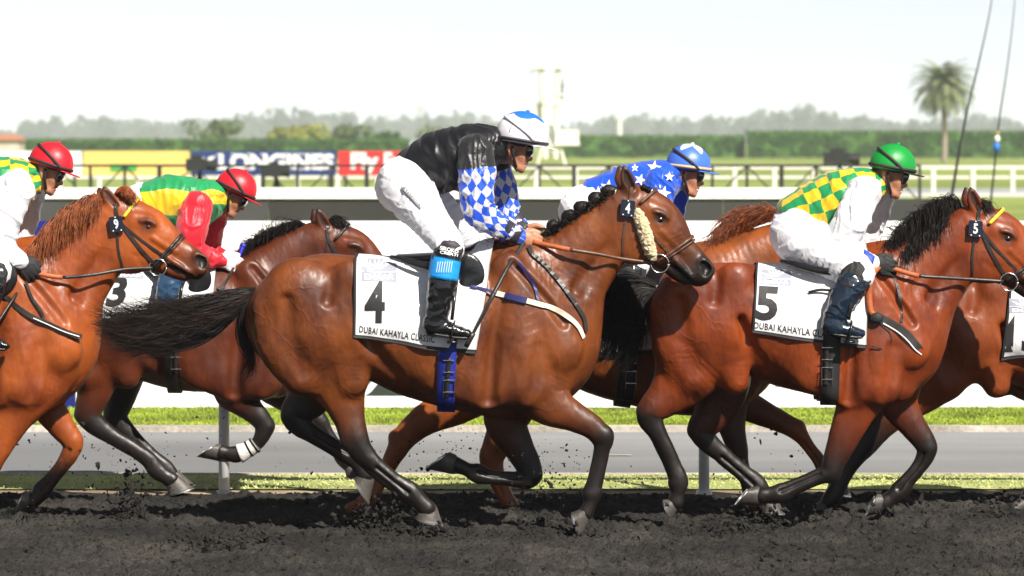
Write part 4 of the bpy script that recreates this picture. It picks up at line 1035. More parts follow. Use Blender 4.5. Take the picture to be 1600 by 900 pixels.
NF5 = dict(y=-.145, S=[(1372,555,54,.085,-.13,0),(1352,600,44,.078,-.145,0),(1337,640,32,.066,-.15,.1),(1318,685,24,.055,-.15,.5),(1303,722,18,.047,-.15,.9),(1298,738,16,.044,-.15,1),(1282,744,13,.035,-.15,1),(1258,754,12,.031,-.15,1),(1236,764,13,.033,-.15,1),(1221,771,15.5,.037,-.15,1),(1203,773,12,.032,-.15,1),(1190,775,13,.036,-.15,1)],
           joints=[(1299,742,13,.042)], hoof=[(1184,760),(1190,790),(1172,762),(1150,789)])
FF5 = dict(y=.12, S=[(1400,590,40,.075,.1,.1),(1404,630,30,.062,.12,.25),(1424,662,22,.052,.12,.6),(1446,694,17.5,.045,.12,.95),(1446,712,14.5,.038,.12,1),(1435,731,11.5,.031,.12,1),(1418,751,11.5,.031,.12,1),(1407,766,15,.036,.12,1),(1393,778,11.5,.031,.12,1),(1382,786,13,.035,.12,1)],
           joints=[(1450,698,13,.042)], hoof=[(1376,772),(1388,798),(1370,772),(1354,807)])
NECK5 = [(1370,480,102,.20),(1398,466,92,.165),(1432,448,69,.122),(1468,408,57,.097),(1496,382,46,.082),(1520,362,39,.076)]
TORSO5 = [(1095,500,85,.245),(1130,498,88,.275),(1175,492,79,.27),(1220,507,93,.278),(1270,513,101,.295),(1318,514,110,.285),(1355,514,112,.255),(1378,525,100,.23),(1394,548,66,.20),(1396,556,58,.18)]
H5 = dict(d=20.2, base=1250, h=.0070, label='red bay racehorse number 5 with loose black mane at right', coat=COAT[5], T=head_T((1574, 372), .98, -2), torso=TORSO5, neck=NECK5, M=shiftM(625, 0, .84, 1.0), mk=.9, legs=[NF5, FF5, NH5, FH5], muzzle=.9)
NECK9 = [(30,480,104,.20),(62,462,94,.165),(98,440,69,.122),(135,396,58,.097),(163,362,46,.082),(184,340,38,.076)]
NF9 = dict(y=-.15, S=[(66,560,54,.085,-.13,0),(48,606,44,.078,-.145,0),(22,645,34,.066,-.15,0),(0,692,23,.054,-.15,.1),(-14,726,17,.046,-.15,.4),(-22,750,12,.034,-.15,.6),(-32,775,11,.030,-.15,.7),(-40,790,14,.036,-.15,.7),(-40,802,12,.033,-.15,.7)], hoof=[(-52,800),(-26,798),(-58,818),(-16,820)])
FF9 = dict(y=.12, S=[(90,570,46,.08,.1,0),(72,622,30,.064,.12,0),(92,660,22,.052,.12,0),(113,690,17,.045,.12,.12),(111,706,14,.037,.12,.4),(96,730,11.5,.031,.12,.75),(78,752,12,.031,.12,.9),(66,766,14,.036,.12,.9),(57,777,12,.033,.12,.9),(48,784,13,.036,.12,.9)], joints=[(117,688,13,.042)], jd=.1, hoof=[(44,769),(55,798),(39,768),(24,803)])
H9 = dict(d=20.45, base=-100, h=.0078, label='bright chestnut racehorse number 9 entering at the left edge', coat=COAT[9], T=head_T((231, 354), .94, -14), torso=torso_like4(-782, 0), neck=NECK9, M=shiftM(-782, 0), legs=[NF9, FF9, shift_leg(NH4, -782, -16), shift_leg(FH4, -782, -16)], muzzle=.62)
NF3 = dict(y=-.145, S=[(400,540,46,.085,-.13,0),(372,585,38,.075,-.145,.1),(362,612,28,.062,-.15,.3),(388,636,20,.050,-.15,.7),(408,656,16,.044,-.15,1),(413,670,14.5,.042,-.15,1),(404,690,11,.033,-.15,1),(388,702,10.5,.030,-.15,1),(369,710,13,.035,-.15,1),(354,708,10,.030,-.15,1),(345,707,12,.034,-.15,1)], joints=[(418,666,12,.04)], hoof=[(346,694),(350,722),(339,694),(308,714)])
FF3 = dict(y=.12, S=[(400,560,42,.08,.1,.2),(425,600,30,.065,.12,.4),(465,632,21,.05,.12,.8),(496,656,16,.044,.12,1),(508,674,12,.034,.12,1),(524,697,10.5,.03,.12,1),(536,715,13,.035,.12,1),(544,726,11,.032,.12,1)], hoof=[(538,730),(558,727),(541,746),(566,746)])
NH3 = dict(y=-.13, k=.04, S=[(150,530,60,.115,-.12,0),(152,575,40,.09,-.13,0),(147,612,27,.065,-.135,.15),(138,643,21,.048,-.135,.6),(146,660,18,.042,-.135,1),(172,680,13.5,.034,-.135,1),(205,700,12.5,.033,-.135,1),(232,718,13,.034,-.135,1),(245,735,14.5,.037,-.135,1),(257,744,12,.034,-.135,1),(267,750,13,.036,-.135,1)], joints=[(128,648,12,.036)], hoof=[(258,752),(278,742),(263,774),(302,762)])
FH3 = dict(y=.12, k=.04, S=[(180,530,54,.10,.11,.1),(190,580,36,.08,.12,.5),(188,620,24,.06,.12,.9),(180,650,19,.046,.12,1),(192,668,16,.04,.12,1),(215,692,12.5,.033,.12,1),(240,715,12,.032,.12,1),(256,730,14,.036,.12,1),(268,742,12,.034,.12,1)], hoof=[(262,744),(282,738),(268,766),(304,757)])
H3 = dict(d=22.0, base=260, h=.0095, label='dark bay racehorse number 3 running behind the others at left', coat=COAT[3], T=head_T((556, 392), .90, -8), legs=[NF3, FF3, NH3, FH3],
          torso=[(150,500,78,.235),(185,494,83,.26),(245,505,93,.27),(290,510,100,.285),(340,510,103,.275),(385,514,100,.25),(412,530,80,.22),(424,552,58,.18)],
          neck=[(385,485,92,.19),(412,465,80,.16),(440,432,62,.12),(464,408,52,.098),(486,394,45,.083),(505,384,40,.078)], M=shiftM(-315, 0, .78, .92), mk=.86, muzzle=.9)
FF7 = dict(y=.13, S=[(1120,590,42,.078,.1,.3),(1140,620,30,.064,.12,.35),(1180,640,22,.053,.12,.45),(1222,660,17,.046,.12,.45),(1243,672,15,.043,.12,.2),(1258,690,10.5,.033,.12,.0),(1276,714,10,.03,.12,0),(1290,734,13,.035,.12,0),(1303,744,11,.032,.12,.2),(1310,751,13,.036,.12,.5)], jd=.1, joints=[(1247,668,12,.04)], hoof=[(1296,750),(1320,746),(1291,767),(1330,775)])
NF7 = dict(y=-.14, S=[(1140,570,50,.082,-.12,.3),(1135,620,36,.07,-.13,.5),(1142,660,23,.054,-.13,.7),(1152,700,16.5,.045,-.13,.8),(1158,724,12,.035,-.13,.8),(1168,756,10.5,.031,-.13,.7),(1176,782,13,.035,-.13,.3),(1192,797,11,.032,-.13,.0),(1204,806,12,.034,-.13,0)], jd=.7, hoof=[(1200,812),(1218,802),(1204,824),(1243,824)])
NH7 = dict(y=-.135, k=.04, S=[(790,540,66,.12,-.125,.1),(760,590,48,.10,-.135,.1),(715,630,33,.075,-.14,.05),(665,655,25,.055,-.14,0),(634,682,20,.044,-.14,0),(620,704,16.5,.04,-.14,.0),(605,732,12.5,.034,-.14,0),(588,762,12,.033,-.14,0),(575,782,14.5,.037,-.14,0),(560,792,12,.034,-.14,0),(550,798,13,.036,-.14,.1)], jd=.0, joints=[(620,684,14,.036)], hoof=[(541,792),(556,809),(527,803),(531,818)])
FH7 = dict(y=.125, k=.04, S=[(800,560,60,.11,.12,.2),(805,610,45,.09,.125,.1),(795,655,30,.065,.125,.05),(776,696,22,.047,.125,.1),(768,718,19,.042,.125,.1),(776,745,14,.035,.125,.05),(788,772,12.5,.033,.125,0),(800,796,14.5,.037,.125,0),(810,808,13,.035,.125,0)], jd=.1, hoof=[(802,810),(822,804),(806,824),(842,822)])
NECK7 = [(1115,480,104,.20),(1150,462,92,.165),(1184,430,72,.125),(1222,405,58,.10),(1254,386,50,.085),(1284,374,44,.08)]
H7 = dict(d=20.95, base=930, h=.0095, label='liver chestnut racehorse mostly hidden between horses 4 and 5', coat=COAT[7], T=head_T((1340, 385), .95, 4), torso=torso_like4(297, 2, .99, .97), neck=NECK7, M=shiftM(297, 2, .99, .97), mk=.96, legs=[NF7, FF7, NH7, FH7], muzzle=.6)
NH15 = dict(y=-.135, k=.04, S=[(1480,545,66,.12,-.125,0),(1455,590,46,.095,-.135,0),(1420,625,32,.072,-.14,.3),(1380,660,24,.054,-.14,.8),(1350,695,20,.044,-.14,1),(1336,715,15,.038,-.14,1),(1322,738,12.5,.034,-.14,1),(1310,760,13,.034,-.14,1),(1302,774,14,.037,-.14,1),(1294,784,12,.035,-.14,1)], hoof=[(1284,782),(1300,796),(1272,788),(1276,805)])
FH15 = dict(y=.12, k=.04, S=[(1560,545,50,.10,.11,0),(1600,580,42,.08,.12,.2),(1640,620,26,.06,.12,.6),(1640,660,20,.046,.12,1),(1645,690,14,.035,.12,1),(1630,735,12,.033,.12,1),(1615,765,14,.036,.12,1),(1606,780,13,.035,.12,1)], hoof=[(1594,778),(1614,788),(1582,786),(1590,806)])
H15 = dict(d=20.95, base=1640, h=.0095, label='red chestnut racehorse number 15 leaving at the right edge', coat=COAT[15], T=head_T((2035, 360), .95, -2), legs=[shift_leg(NF4, 985, -30, .97), shift_leg(FF4, 985, -30, .97), NH15, FH15],
           torso=[(1478,522,80,.24),(1512,514,76,.265),(1548,508,69,.26),(1600,516,84,.27),(1660,522,100,.285),(1720,525,112,.28),(1775,528,120,.25),(1815,535,108,.225),(1845,550,72,.20),(1852,560,58,.18)],
           neck=[(1815,478,100,.20),(1850,462,90,.165),(1884,436,72,.125),(1921,398,59,.10),(1952,366,51,.085),(1979,345,45,.08)], M=shiftM(1012, 12, .97, .93), mk=.9, muzzle=.6)
for S_ in (H4, H5, H9, H3, H7, H15): make_horse(S_)

# ---- tack
bridle(H4, None, '4', True, M_brown); bridle(H5, M_yb, '5'); bridle(H9, M_yb, '9'); bridle(H3, None, ''); bridle(H7, None, ''); bridle(H15, None, '')
CL4 = saddle_cloth(H4, (557,400), (775,394), (744,552), (553,528), '4', [(571,439),(602,439),(601,505),(569,505)], ((565,402),(620,439)), [(562,509),(680,525),(679,536),(561,519)], 505, 1)
CL5 = saddle_cloth(H5, (1182,417), (1352,412), (1352,546), (1174,520), '5', [(1182,446),(1219,448),(1213,502),(1179,500)], ((1190,420),(1236,445)), [(1179,503),(1312,519),(1312,531),(1178,513)], 508, 2)
CL9 = saddle_cloth(H9, (-225,404), (-4,398), (0,500), (-229,528), '9', [(-211,439),(-180,439),(-181,505),(-213,505)], ((-217,402),(-162,439)), [(-220,509),(-102,525),(-103,536),(-221,519)], 505, 3)
CL3 = saddle_cloth(H3, (170,412), (343,410), (330,512), (148,500), '3', [(172,432),(202,430),(194,478),(164,480)], ((178,412),(224,434)), [(160,483),(262,500),(260,509),(158,492)], 505, 4)
CL7 = saddle_cloth(H7, (850,404), (1065,398), (1040,548), (848,562), '7', [(866,441),(896,441),(895,505),(863,505)], ((860,404),(915,441)), [(858,530),(970,545),(969,556),(857,541)], 505, 5)
CL15 = saddle_cloth(H15, (1578,450), (1790,420), (1770,552), (1562,570), '15', [(1573,492),(1634,490),(1630,549),(1570,551)], ((1577,466),(1632,489)), [(1570,551),(1690,556),(1689,567),(1569,562)], 515, 6)

def girth(spec, top, bot, wpx, m, buckle=True, trim=None):
    d0 = spec['d']; G = spec['G']; w = wpx/F*d0
    g = loop_strap(G, spec['root'], 'girth', top, bot, d0, w, m, .006, .011, 1.52, 2*math.pi-1.52, 60, abs(top[1]-bot[1])/2/F*d0 + .075, .5)
    if buckle and g:
        x, y = bot; x0 = (top[0]+bot[0])/2
        yy = lambda p: surf_y(G, p, d0, .02)
        for (yy0, yy1) in ((bot[1]-82, bot[1]-20),):
            P = [W(x0+(x-x0)*t, yy0+(yy1-yy0)*t, yy((x0, yy0+(yy1-yy0)*t))) for t in np.linspace(0, 1, 6)]; free_strap(g, 'girth_strap', P, .022, M_leather, .006)
            mb = MB()
            for t in (.05, .35, .55, .85):
                c = W(x0, yy0+(yy1-yy0)*t, yy((x0, yy0+(yy1-yy0)*t))-.009); mb.bar(c + [-.028,0,0], c + [.028,0,0], .003, n=6)
            for s_ in (-1, 1):
                a = W(x0, yy0+(yy1-yy0)*.55, yy((x0, yy0+(yy1-yy0)*.55))-.009); b = W(x0, yy1, yy((x0, yy1))-.009); mb.bar(a+[s_*.028,0,0], b+[s_*.028,0,0], .0025, n=6)
            mb.build('buckle', M_steel, g)
    return g
M_gblue = mat('girth_blue', (.012,.022,.24), .6, .15, 20, .3, 300, bdist=.002); M_gblk = mat('girth_black', (.014,.013,.013), .6, .2, 20, .3, 300, bdist=.002)
girth(H4, (706,400), (697,642), 28, M_gblue); girth(H5, (1295,412), (1290,622), 27, M_gblk); girth(H3, (276,410), (274,606), 20, M_gblk); girth(H7, (1000,402), (972,628), 26, M_gblk); girth(H9, (-82,402), (-84,640), 27, M_gblk); girth(H15, (1715,415), (1712,630), 27, M_gblk)

# breastplates and loose rein loops
M_wl = mat('white_webbing', (.74,.66,.50), .6, .06, 30, .3, 200); M_navy = mat('navy_strap', (.015,.02,.12), .5, .1, 20)
bp = surf_strap(H4['G'], H4['root'], 'breastplate', [(775,458),(800,464),(842,475),(870,484),(890,497),(904,511),(912,528)], 19.75, .026, M_wl, -1, .006, .006)
surf_strap(H4['G'], bp, 'breastplate_buckle', [(789,461),(800,464),(823,470)], 19.75, .03, M_navy, -1, .004, .013)
surf_strap(H4['G'], bp, 'breastplate_strap', [(735,447),(757,452),(776,458)], 19.75, .014, M_navy, -1, .006, .022)
surf_strap(H4['G'], bp, 'neck_strap', [(810,410),(826,430),(835,447),(842,475)], 19.75, .014, M_navy, -1, .005, .006)
surf_strap(H4['G'], bp, 'martingale_strap', [(826,384),(833,397),(850,412),(872,437),(890,461),(903,480),(913,498),(916,518)], 19.75, .02, M_leather, -1, .006, .007)
bp = surf_strap(H5['G'], H5['root'], 'breastplate', [(1356,490),(1376,497),(1400,510),(1418,524),(1432,540),(1443,553),(1453,545)], 20.2, .04, M_gblk, -1, .006, .006)
surf_strap(H5['G'], bp, 'breastplate_piping', [(1380,505),(1402,518),(1418,532),(1430,546),(1440,554)], 20.2, .006, M_pnum, -1, .004, .013)
surf_strap(H5['G'], bp, 'neck_strap', [(1398,435),(1405,460),(1408,485),(1409,503)], 20.2, .016, M_leather, -1, .006, .006)
surf_strap(H5['G'], bp, 'loose_strap', [(1372,492),(1378,508),(1390,520),(1392,535),(1380,545),(1362,541)], 20.2, .007, M_leather, -1, .004, .008)
bp = surf_strap(H9['G'], H9['root'], 'breastplate', [(0,456),(12,466),(30,482),(52,496),(75,506),(100,517),(118,524),(128,526)], 20.45, .026, M_leather, -1, .006, .006)
surf_strap(H9['G'], bp, 'breastplate_piping', [(52,497),(75,507),(100,518),(124,526)], 20.45, .005, M_pnum, -1, .004, .013)
surf_strap(H9['G'], bp, 'neck_strap', [(40,440),(50,465),(60,480),(67,492),(68,503)], 20.45, .014, M_leather, -1, .006, .006)
surf_strap(H3['G'], H3['root'], 'breastplate', [(340,448),(365,462),(390,480),(420,505)], 22.0, .02, M_leather, -1, .006, .006)

# ---- manes and tails
def plait(spec, pts, r):
    for k, (x, y) in enumerate(pts):
        c = W(x, y, spec['d']-.03); mb = MB(); mb.ball(c, (r*1.15, .036, r*.9), 14, 9); v = np.array(mb.v); v += .006*np.stack([vnoise(v*60, 1), vnoise(v*60, 2), vnoise(v*60, 3)], 1)
        o = mesh('mane_plait', v, mb.f, M_hblk, spec['root']); mb = MB(); an = np.linspace(0, 6.28, 15)
        mb.tube([c + np.array([r*.75, 0, -.008]) + np.array([.004*math.sin(a), .030*math.cos(a), r*.62*math.sin(a)]) for a in an], .0035, 5); mb.build('band', M_pnum if k % 2 else M_hblk, o, True)
plait(H4, [(846,367),(866,354),(890,338),(910,324),(932,310),(952,299)], .040)
plait(H4, [(1006,293),(1014,297)], .016)
hair(H4['root'], 'mane', [[(830,384,-.03),(838,376,-.05),(848,372,-.07),(858,366,-.07)],[(870,354,-.02),(878,348,-.05),(886,344,-.06),(896,338,-.06)],[(910,328,-.02),(918,322,-.05),(926,318,-.06),(934,312,-.06)],[(946,305,-.02),(954,300,-.04),(962,297,-.05),(970,293,-.05)]], 700, .003, M_hblk, 19.75, (.012,.02,.010), 22)
hair(H4['root'], 'mane', [[(806,398,-.03),(790,388,-.03),(772,380,-.05),(752,374,-.06)],[(812,394,-.04),(798,386,-.05),(782,384,-.07),(764,384,-.08)],[(822,388,-.05),(806,390,-.08),(790,398,-.10),(776,404,-.11)],[(835,378,-.05),(828,386,-.09),(818,394,-.11),(806,400,-.12)]], 260, .0024, M_hblk, 19.75, (.008,.02,.012), 2)
def tail(spec, guides, n, m, seed, spread=(.018,.03,.03), r0=.0032, wav=.03):
    return hair(spec['root'], 'tail', guides, n, r0, m, spec['d'], spread, seed, 14, wav)
tail(H4, [[(398,452,0),(375,456,0),(340,463,-.02),(300,476,-.03),(250,488,-.04),(200,494,-.05),(150,488,-.06)],
          [(396,455,0),(372,462,0),(335,475,-.02),(290,492,-.03),(240,503,-.04),(190,510,-.05),(148,502,-.06)],
          [(394,458,0),(368,470,0),(330,488,-.01),(285,508,-.02),(235,520,-.04),(190,526,-.05),(155,520,-.06)],
          [(393,462,0),(368,480,0),(335,505,0),(295,528,-.01),(250,538,-.03),(215,542,-.04),(180,540,-.05)],
          [(392,466,0),(374,484,0),(352,508,0),(326,526,.0),(298,538,-.01),(270,546,-.02),(245,550,-.03)]], 2400, M_hblk, 7, (.013,.028,.018), .0018, .045)
tail(H4, [[(396,455,0),(372,462,0),(335,472,-.02),(290,488,-.03),(240,498,-.04),(190,504,-.05),(145,494,-.06)],[(393,460,0),(368,478,0),(335,500,0),(295,522,-.01),(250,532,-.03),(205,538,-.04),(165,534,-.05)]], 1100, M_hbrn, 70, (.018,.035,.030), .0015, .04)
tail(H4, [[(394,460,0),(384,480,-.02),(380,505,-.02),(384,530,-.02),(394,552,-.03),(396,572,-.03),(384,592,-.03)],[(392,462,0),(376,485,0),(368,512,0),(372,540,0),(386,562,-.01),(388,580,-.01),(372,598,-.01)]], 240, M_hblk, 8, (.012,.02,.012))
tail(H5, [[(1024,446,0),(1000,436,0),(975,432,-.02),(950,436,-.03),(932,450,-.04),(920,470,-.04),(914,492,-.04)],
          [(1022,450,0),(998,444,0),(972,448,-.02),(952,462,-.03),(938,484,-.03),(926,510,-.04),(914,540,-.04)],
          [(1020,454,0),(1000,452,0),(980,465,-.02),(966,488,-.03),(954,515,-.03),(942,540,-.04),(930,556,-.04)],
          [(1018,458,0),(1004,462,0),(990,480,-.02),(984,505,-.03),(976,530,-.03),(968,552,-.04),(960,568,-.04)],
          [(1016,462,0),(1010,478,0),(1002,500,-.02),(998,525,-.03),(994,548,-.03),(990,565,-.04),(984,580,-.04)]], 3000, M_hblk, 9, (.016,.03,.026), .0020, .035)
tail(H3, [[(78,470,0),(50,475,0),(20,490,0),(-10,510,0)],[(76,476,0),(52,490,0),(25,510,0),(0,535,0)]], 300, M_hblk, 10)
tail(H9, [[(-388,452,0),(-420,456,0),(-470,476,-.03),(-560,490,-.06)],[(-388,462,0),(-420,480,0),(-470,510,-.03),(-540,530,-.06)]], 300, M_hchs, 11)
tail(H7, [[(690,452,0),(665,456,0),(630,476,.03),(570,490,.06)],[(690,462,0),(665,480,0),(630,510,.03),(580,530,.06)]], 300, M_hchs, 12)
tail(H15, [[(1402,480,0),(1385,490,.02),(1365,510,.05),(1350,535,.08)],[(1402,490,0),(1388,510,.02),(1372,540,.05),(1360,565,.08)]], 250, M_hchs, 13)
hair(H5['root'], 'mane', [[(1392,404,-.02),(1384,398,-.05),(1378,402,-.08),(1374,412,-.1)],[(1404,392,-.01),(1394,380,-.04),(1388,388,-.09),(1390,404,-.115)],[(1418,380,-.01),(1404,362,-.03),(1396,362,-.08),(1398,384,-.12)],[(1434,366,-.01),(1420,346,-.03),(1412,350,-.08),(1412,372,-.115)],[(1450,352,-.01),(1436,334,-.03),(1428,336,-.07),(1428,356,-.105)],[(1468,342,-.01),(1454,322,-.03),(1446,326,-.07),(1446,346,-.10)],[(1486,334,-.01),(1474,314,-.02),(1464,316,-.06),(1462,336,-.09)],[(1502,326,-.01),(1492,308,-.02),(1482,312,-.05),(1480,330,-.085)]], 1300, .0020, M_hblk, 20.2, (.022,.024,.020), 3, 9, .018)
hair(H5['root'], 'mane', [[(1392,404,-.02),(1384,408,-.08),(1386,422,-.13),(1390,432,-.15)],[(1420,380,-.02),(1414,392,-.09),(1414,408,-.13),(1416,418,-.145)],[(1450,354,-.02),(1444,366,-.08),(1442,382,-.11),(1442,394,-.12)],[(1490,334,-.02),(1482,344,-.06),(1478,358,-.09),(1476,368,-.1)]], 1300, .0020, M_hblk, 20.2, (.020,.014,.018), 33, 9, .018)
hair(H5['root'], 'forelock', [[(1518,318,-.02),(1532,312,-.03),(1546,318,-.03),(1554,330,-.03)],[(1516,322,-.03),(1528,318,-.05),(1540,324,-.06),(1550,336,-.06)]], 300, .0024, M_hblk, 20.2, (.008,.02,.006), 4)
hair(H9['root'], 'mane', [[(60,385,-.03),(48,392,-.10),(44,412,-.15),(46,430,-.16)],[(75,368,-.03),(62,372,-.11),(56,398,-.155),(54,425,-.16)],[(95,350,-.03),(80,350,-.10),(72,378,-.15),(68,410,-.155)],[(115,335,-.02),(100,332,-.08),(90,358,-.135),(86,392,-.145)],[(135,324,-.02),(122,318,-.06),(112,340,-.115),(108,374,-.135)],[(155,315,-.02),(144,308,-.05),(134,324,-.095),(128,354,-.12)],[(172,310,-.02),(162,304,-.04),(152,316,-.08),(146,340,-.10)]], 2200, .0028, M_hchs, 20.45, (.02,.012,.02), 5, 9, .016)
hair(H9['root'], 'forelock', [[(184,296,-.02),(196,292,-.03),(208,302,-.04),(216,316,-.05)],[(180,302,-.04),(192,300,-.06),(202,308,-.07),(210,318,-.075)]], 350, .0026, M_hchs, 20.45, (.008,.02,.006), 6)
hair(H3['root'], 'mane', [[(385,402,-.02),(375,398,-.04),(370,404,-.07),(368,414,-.09)],[(400,388,-.02),(388,380,-.04),(380,384,-.07),(376,396,-.09)],[(420,376,-.02),(408,366,-.04),(402,368,-.07),(398,380,-.09)],[(440,367,-.02),(428,358,-.04),(420,360,-.07),(416,372,-.08)],[(462,360,-.02),(450,352,-.03),(442,354,-.06),(436,364,-.07)],[(482,355,-.02),(472,348,-.03),(462,350,-.05),(456,358,-.06)]], 900, .0028, M_hblk, 22.0, (.014,.018,.012), 15, 8, .02)
hair(H3['root'], 'mane', [[(425,372,0),(410,362,.0),(412,352,.0),(432,352,0)],[(455,362,0),(450,352,.0),(458,346,.0),(470,350,0)]], 60, .0018, M_hblk, 22.0, (.02,.02,.02), 16, 8, .03)
hair(H3['root'], 'forelock', [[(508,352,-.02),(522,338,-.03),(538,342,-.03),(546,352,-.03)],[(505,356,-.03),(518,346,-.04),(532,350,-.05),(542,358,-.05)]], 260, .0026, M_hblk, 22.0, (.01,.02,.006), 17)
hair(H7['root'], 'mane', [[(1150,372,-.02),(1130,362,-.03),(1112,376,-.05),(1102,400,-.07)],[(1168,360,-.02),(1148,342,-.03),(1128,352,-.05),(1112,374,-.07)],[(1186,350,-.02),(1168,330,-.03),(1150,334,-.05),(1136,350,-.07)],[(1205,344,-.02),(1190,328,-.03),(1174,330,-.05),(1160,342,-.06)],[(1225,340,-.02),(1212,328,-.03),(1198,330,-.05),(1184,340,-.06)]], 1100, .0028, M_hchs, 20.95, (.02,.02,.016), 18, 9, .02)
hair(H15['root'], 'mane', [[(1830,390,-.02),(1815,380,-.04),(1805,395,-.08),(1800,420,-.11)],[(1890,350,-.02),(1875,335,-.04),(1862,350,-.08),(1856,376,-.1)],[(1960,310,-.02),(1948,298,-.03),(1938,308,-.06),(1932,330,-.08)]], 300, .0028, M_hchs, 20.95, (.02,.02,.016), 19, 8, .02)
# ================================================================== JOCKEYS
def silk(name, node_fn, rough=.40, sheen=.2, bs=.35):
    m, N, L, P = nmat(name); at = N.new('ShaderNodeAttribute'); at.attribute_name = 'pat'
    c = node_fn(N, L, at.outputs['Vector'])
    n0 = noise_node(N, L, 9, 4); r0 = ramp(N, L, n0.outputs[0], [(.3, (.86,)*3), (.7, (1.06,)*3)])
    c = mixc(N, L, 1.0, c, r0.outputs[0], 'MULTIPLY') if not isinstance(c, tuple) else mixc(N, L, 1.0, c, r0.outputs[0], 'MULTIPLY')
    L.new(c, P.inputs['Base Color']); P.inputs['Roughness'].default_value = rough; P.inputs['Sheen Weight'].default_value = sheen; P.inputs['Specular IOR Level'].default_value = .5
    n = noise_node(N, L, 22, 5, (1, 1, 1)); n2 = noise_node(N, L, 420, 2); ad = N.new('ShaderNodeMath'); ad.operation = 'MULTIPLY_ADD'; ad.inputs[1].default_value = .06
    L.new(n2.outputs[0], ad.inputs[0]); L.new(n.outputs[0], ad.inputs[2]); bump(N, L, P, ad.outputs[0], bs, .012)
    return m
def plain(c): return lambda N, L, v: c
def checks(a, b, diamond=False, third=None):
    def fn(N, L, v):
        s = N.new('ShaderNodeSeparateXYZ'); L.new(v, s.inputs[0]); u, w = s.outputs[0], s.outputs[1]
        if diamond:
            p = N.new('ShaderNodeMath'); p.operation = 'ADD'; L.new(u, p.inputs[0]); L.new(w, p.inputs[1])
            q = N.new('ShaderNodeMath'); q.operation = 'SUBTRACT'; L.new(u, q.inputs[0]); L.new(w, q.inputs[1]); u, w = p.outputs[0], q.outputs[0]
        cb = N.new('ShaderNodeCombineXYZ'); L.new(u, cb.inputs[0]); L.new(w, cb.inputs[1]); cb.inputs[2].default_value = .5
        ck = N.new('ShaderNodeTexChecker'); ck.inputs['Scale'].default_value = 1.0; ck.inputs['Color1'].default_value = rgb(a); ck.inputs['Color2'].default_value = rgb(b); L.new(cb.outputs[0], ck.inputs[0])
        c = ck.outputs[0]
        if third:
            col, lim = third; g = N.new('ShaderNodeMath'); g.operation = 'GREATER_THAN'; L.new(s.outputs[2], g.inputs[0]); g.inputs[1].default_value = lim; c = mixc(N, L, g.outputs[0], c, col)
        return c
    return fn
def bands(stops):
    def fn(N, L, v):
        s = N.new('ShaderNodeSeparateXYZ'); L.new(v, s.inputs[0]); r = ramp(N, L, s.outputs[1], stops); r.color_ramp.interpolation = 'CONSTANT'; return r.outputs[0]
    return fn
M_skin = None
def skin_mat():
    m, N, L, P = nmat('skin'); at = N.new('ShaderNodeAttribute'); at.attribute_name = 'dark'
    n = noise_node(N, L, 30, 4); r = ramp(N, L, n.outputs[0], [(.3, (.40, .17, .095)), (.7, (.52, .245, .145))])
    c = mixc(N, L, at.outputs['Fac'], r.outputs[0], (.02, .014, .012)); L.new(c, P.inputs['Base Color']); P.inputs['Roughness'].default_value = .48
    P.inputs['Subsurface Weight'].default_value = .12; P.inputs['Subsurface Radius'].default_value = (.012, .004, .002); P.inputs['Subsurface Scale'].default_value = .5
    b = noise_node(N, L, 180, 3); bump(N, L, P, b.outputs[0], .15, .002); return m
M_skin = skin_mat()
M_breech = mat('white_breeches', (.80,.80,.84), .5, .03, 6, .25, 30, sheen=.15, bdist=.012)
M_boot = mat('black_boot', (.007,.007,.008), .22, .2, 10, .2, 9, coat=.4, bdist=.015)
M_bootb = mat('navy_boot', (.009,.018,.034), .2, .3, 10, .35, 9, coat=.6, bdist=.02)
M_lens = mat('goggle_lens', (.008,.006,.006), .08, .1, 10, coat=1)
M_strapd = mat('dark_elastic', (.03,.02,.02), .7, .2, 20)
M_helm = {'white': mat('cap_white', (.74,.72,.76), .6, .04, 8, .25, 26), 'blue': mat('cap_blue', (.015,.14,.72), .45, .08, 8, .2, 26), 'red': mat('cap_red', (.62,.012,.025), .42, .06, 8, .2, 26),
          'green': mat('cap_green', (.005,.27,.04), .42, .06, 8, .2, 26), 'sky': mat('cap_skyblue', (.055,.16,.60), .4, .08, 8, .2, 26)}
M_gw = mat('glove_white', (.78,.70,.70), .7, .06, 20, .3, 80); M_gb = mat('glove_black', (.014,.014,.014), .7, .2, 20, .3, 80)
M_cuff = mat('cuff_dark', (.035,.03,.04), .6, .3, 40)

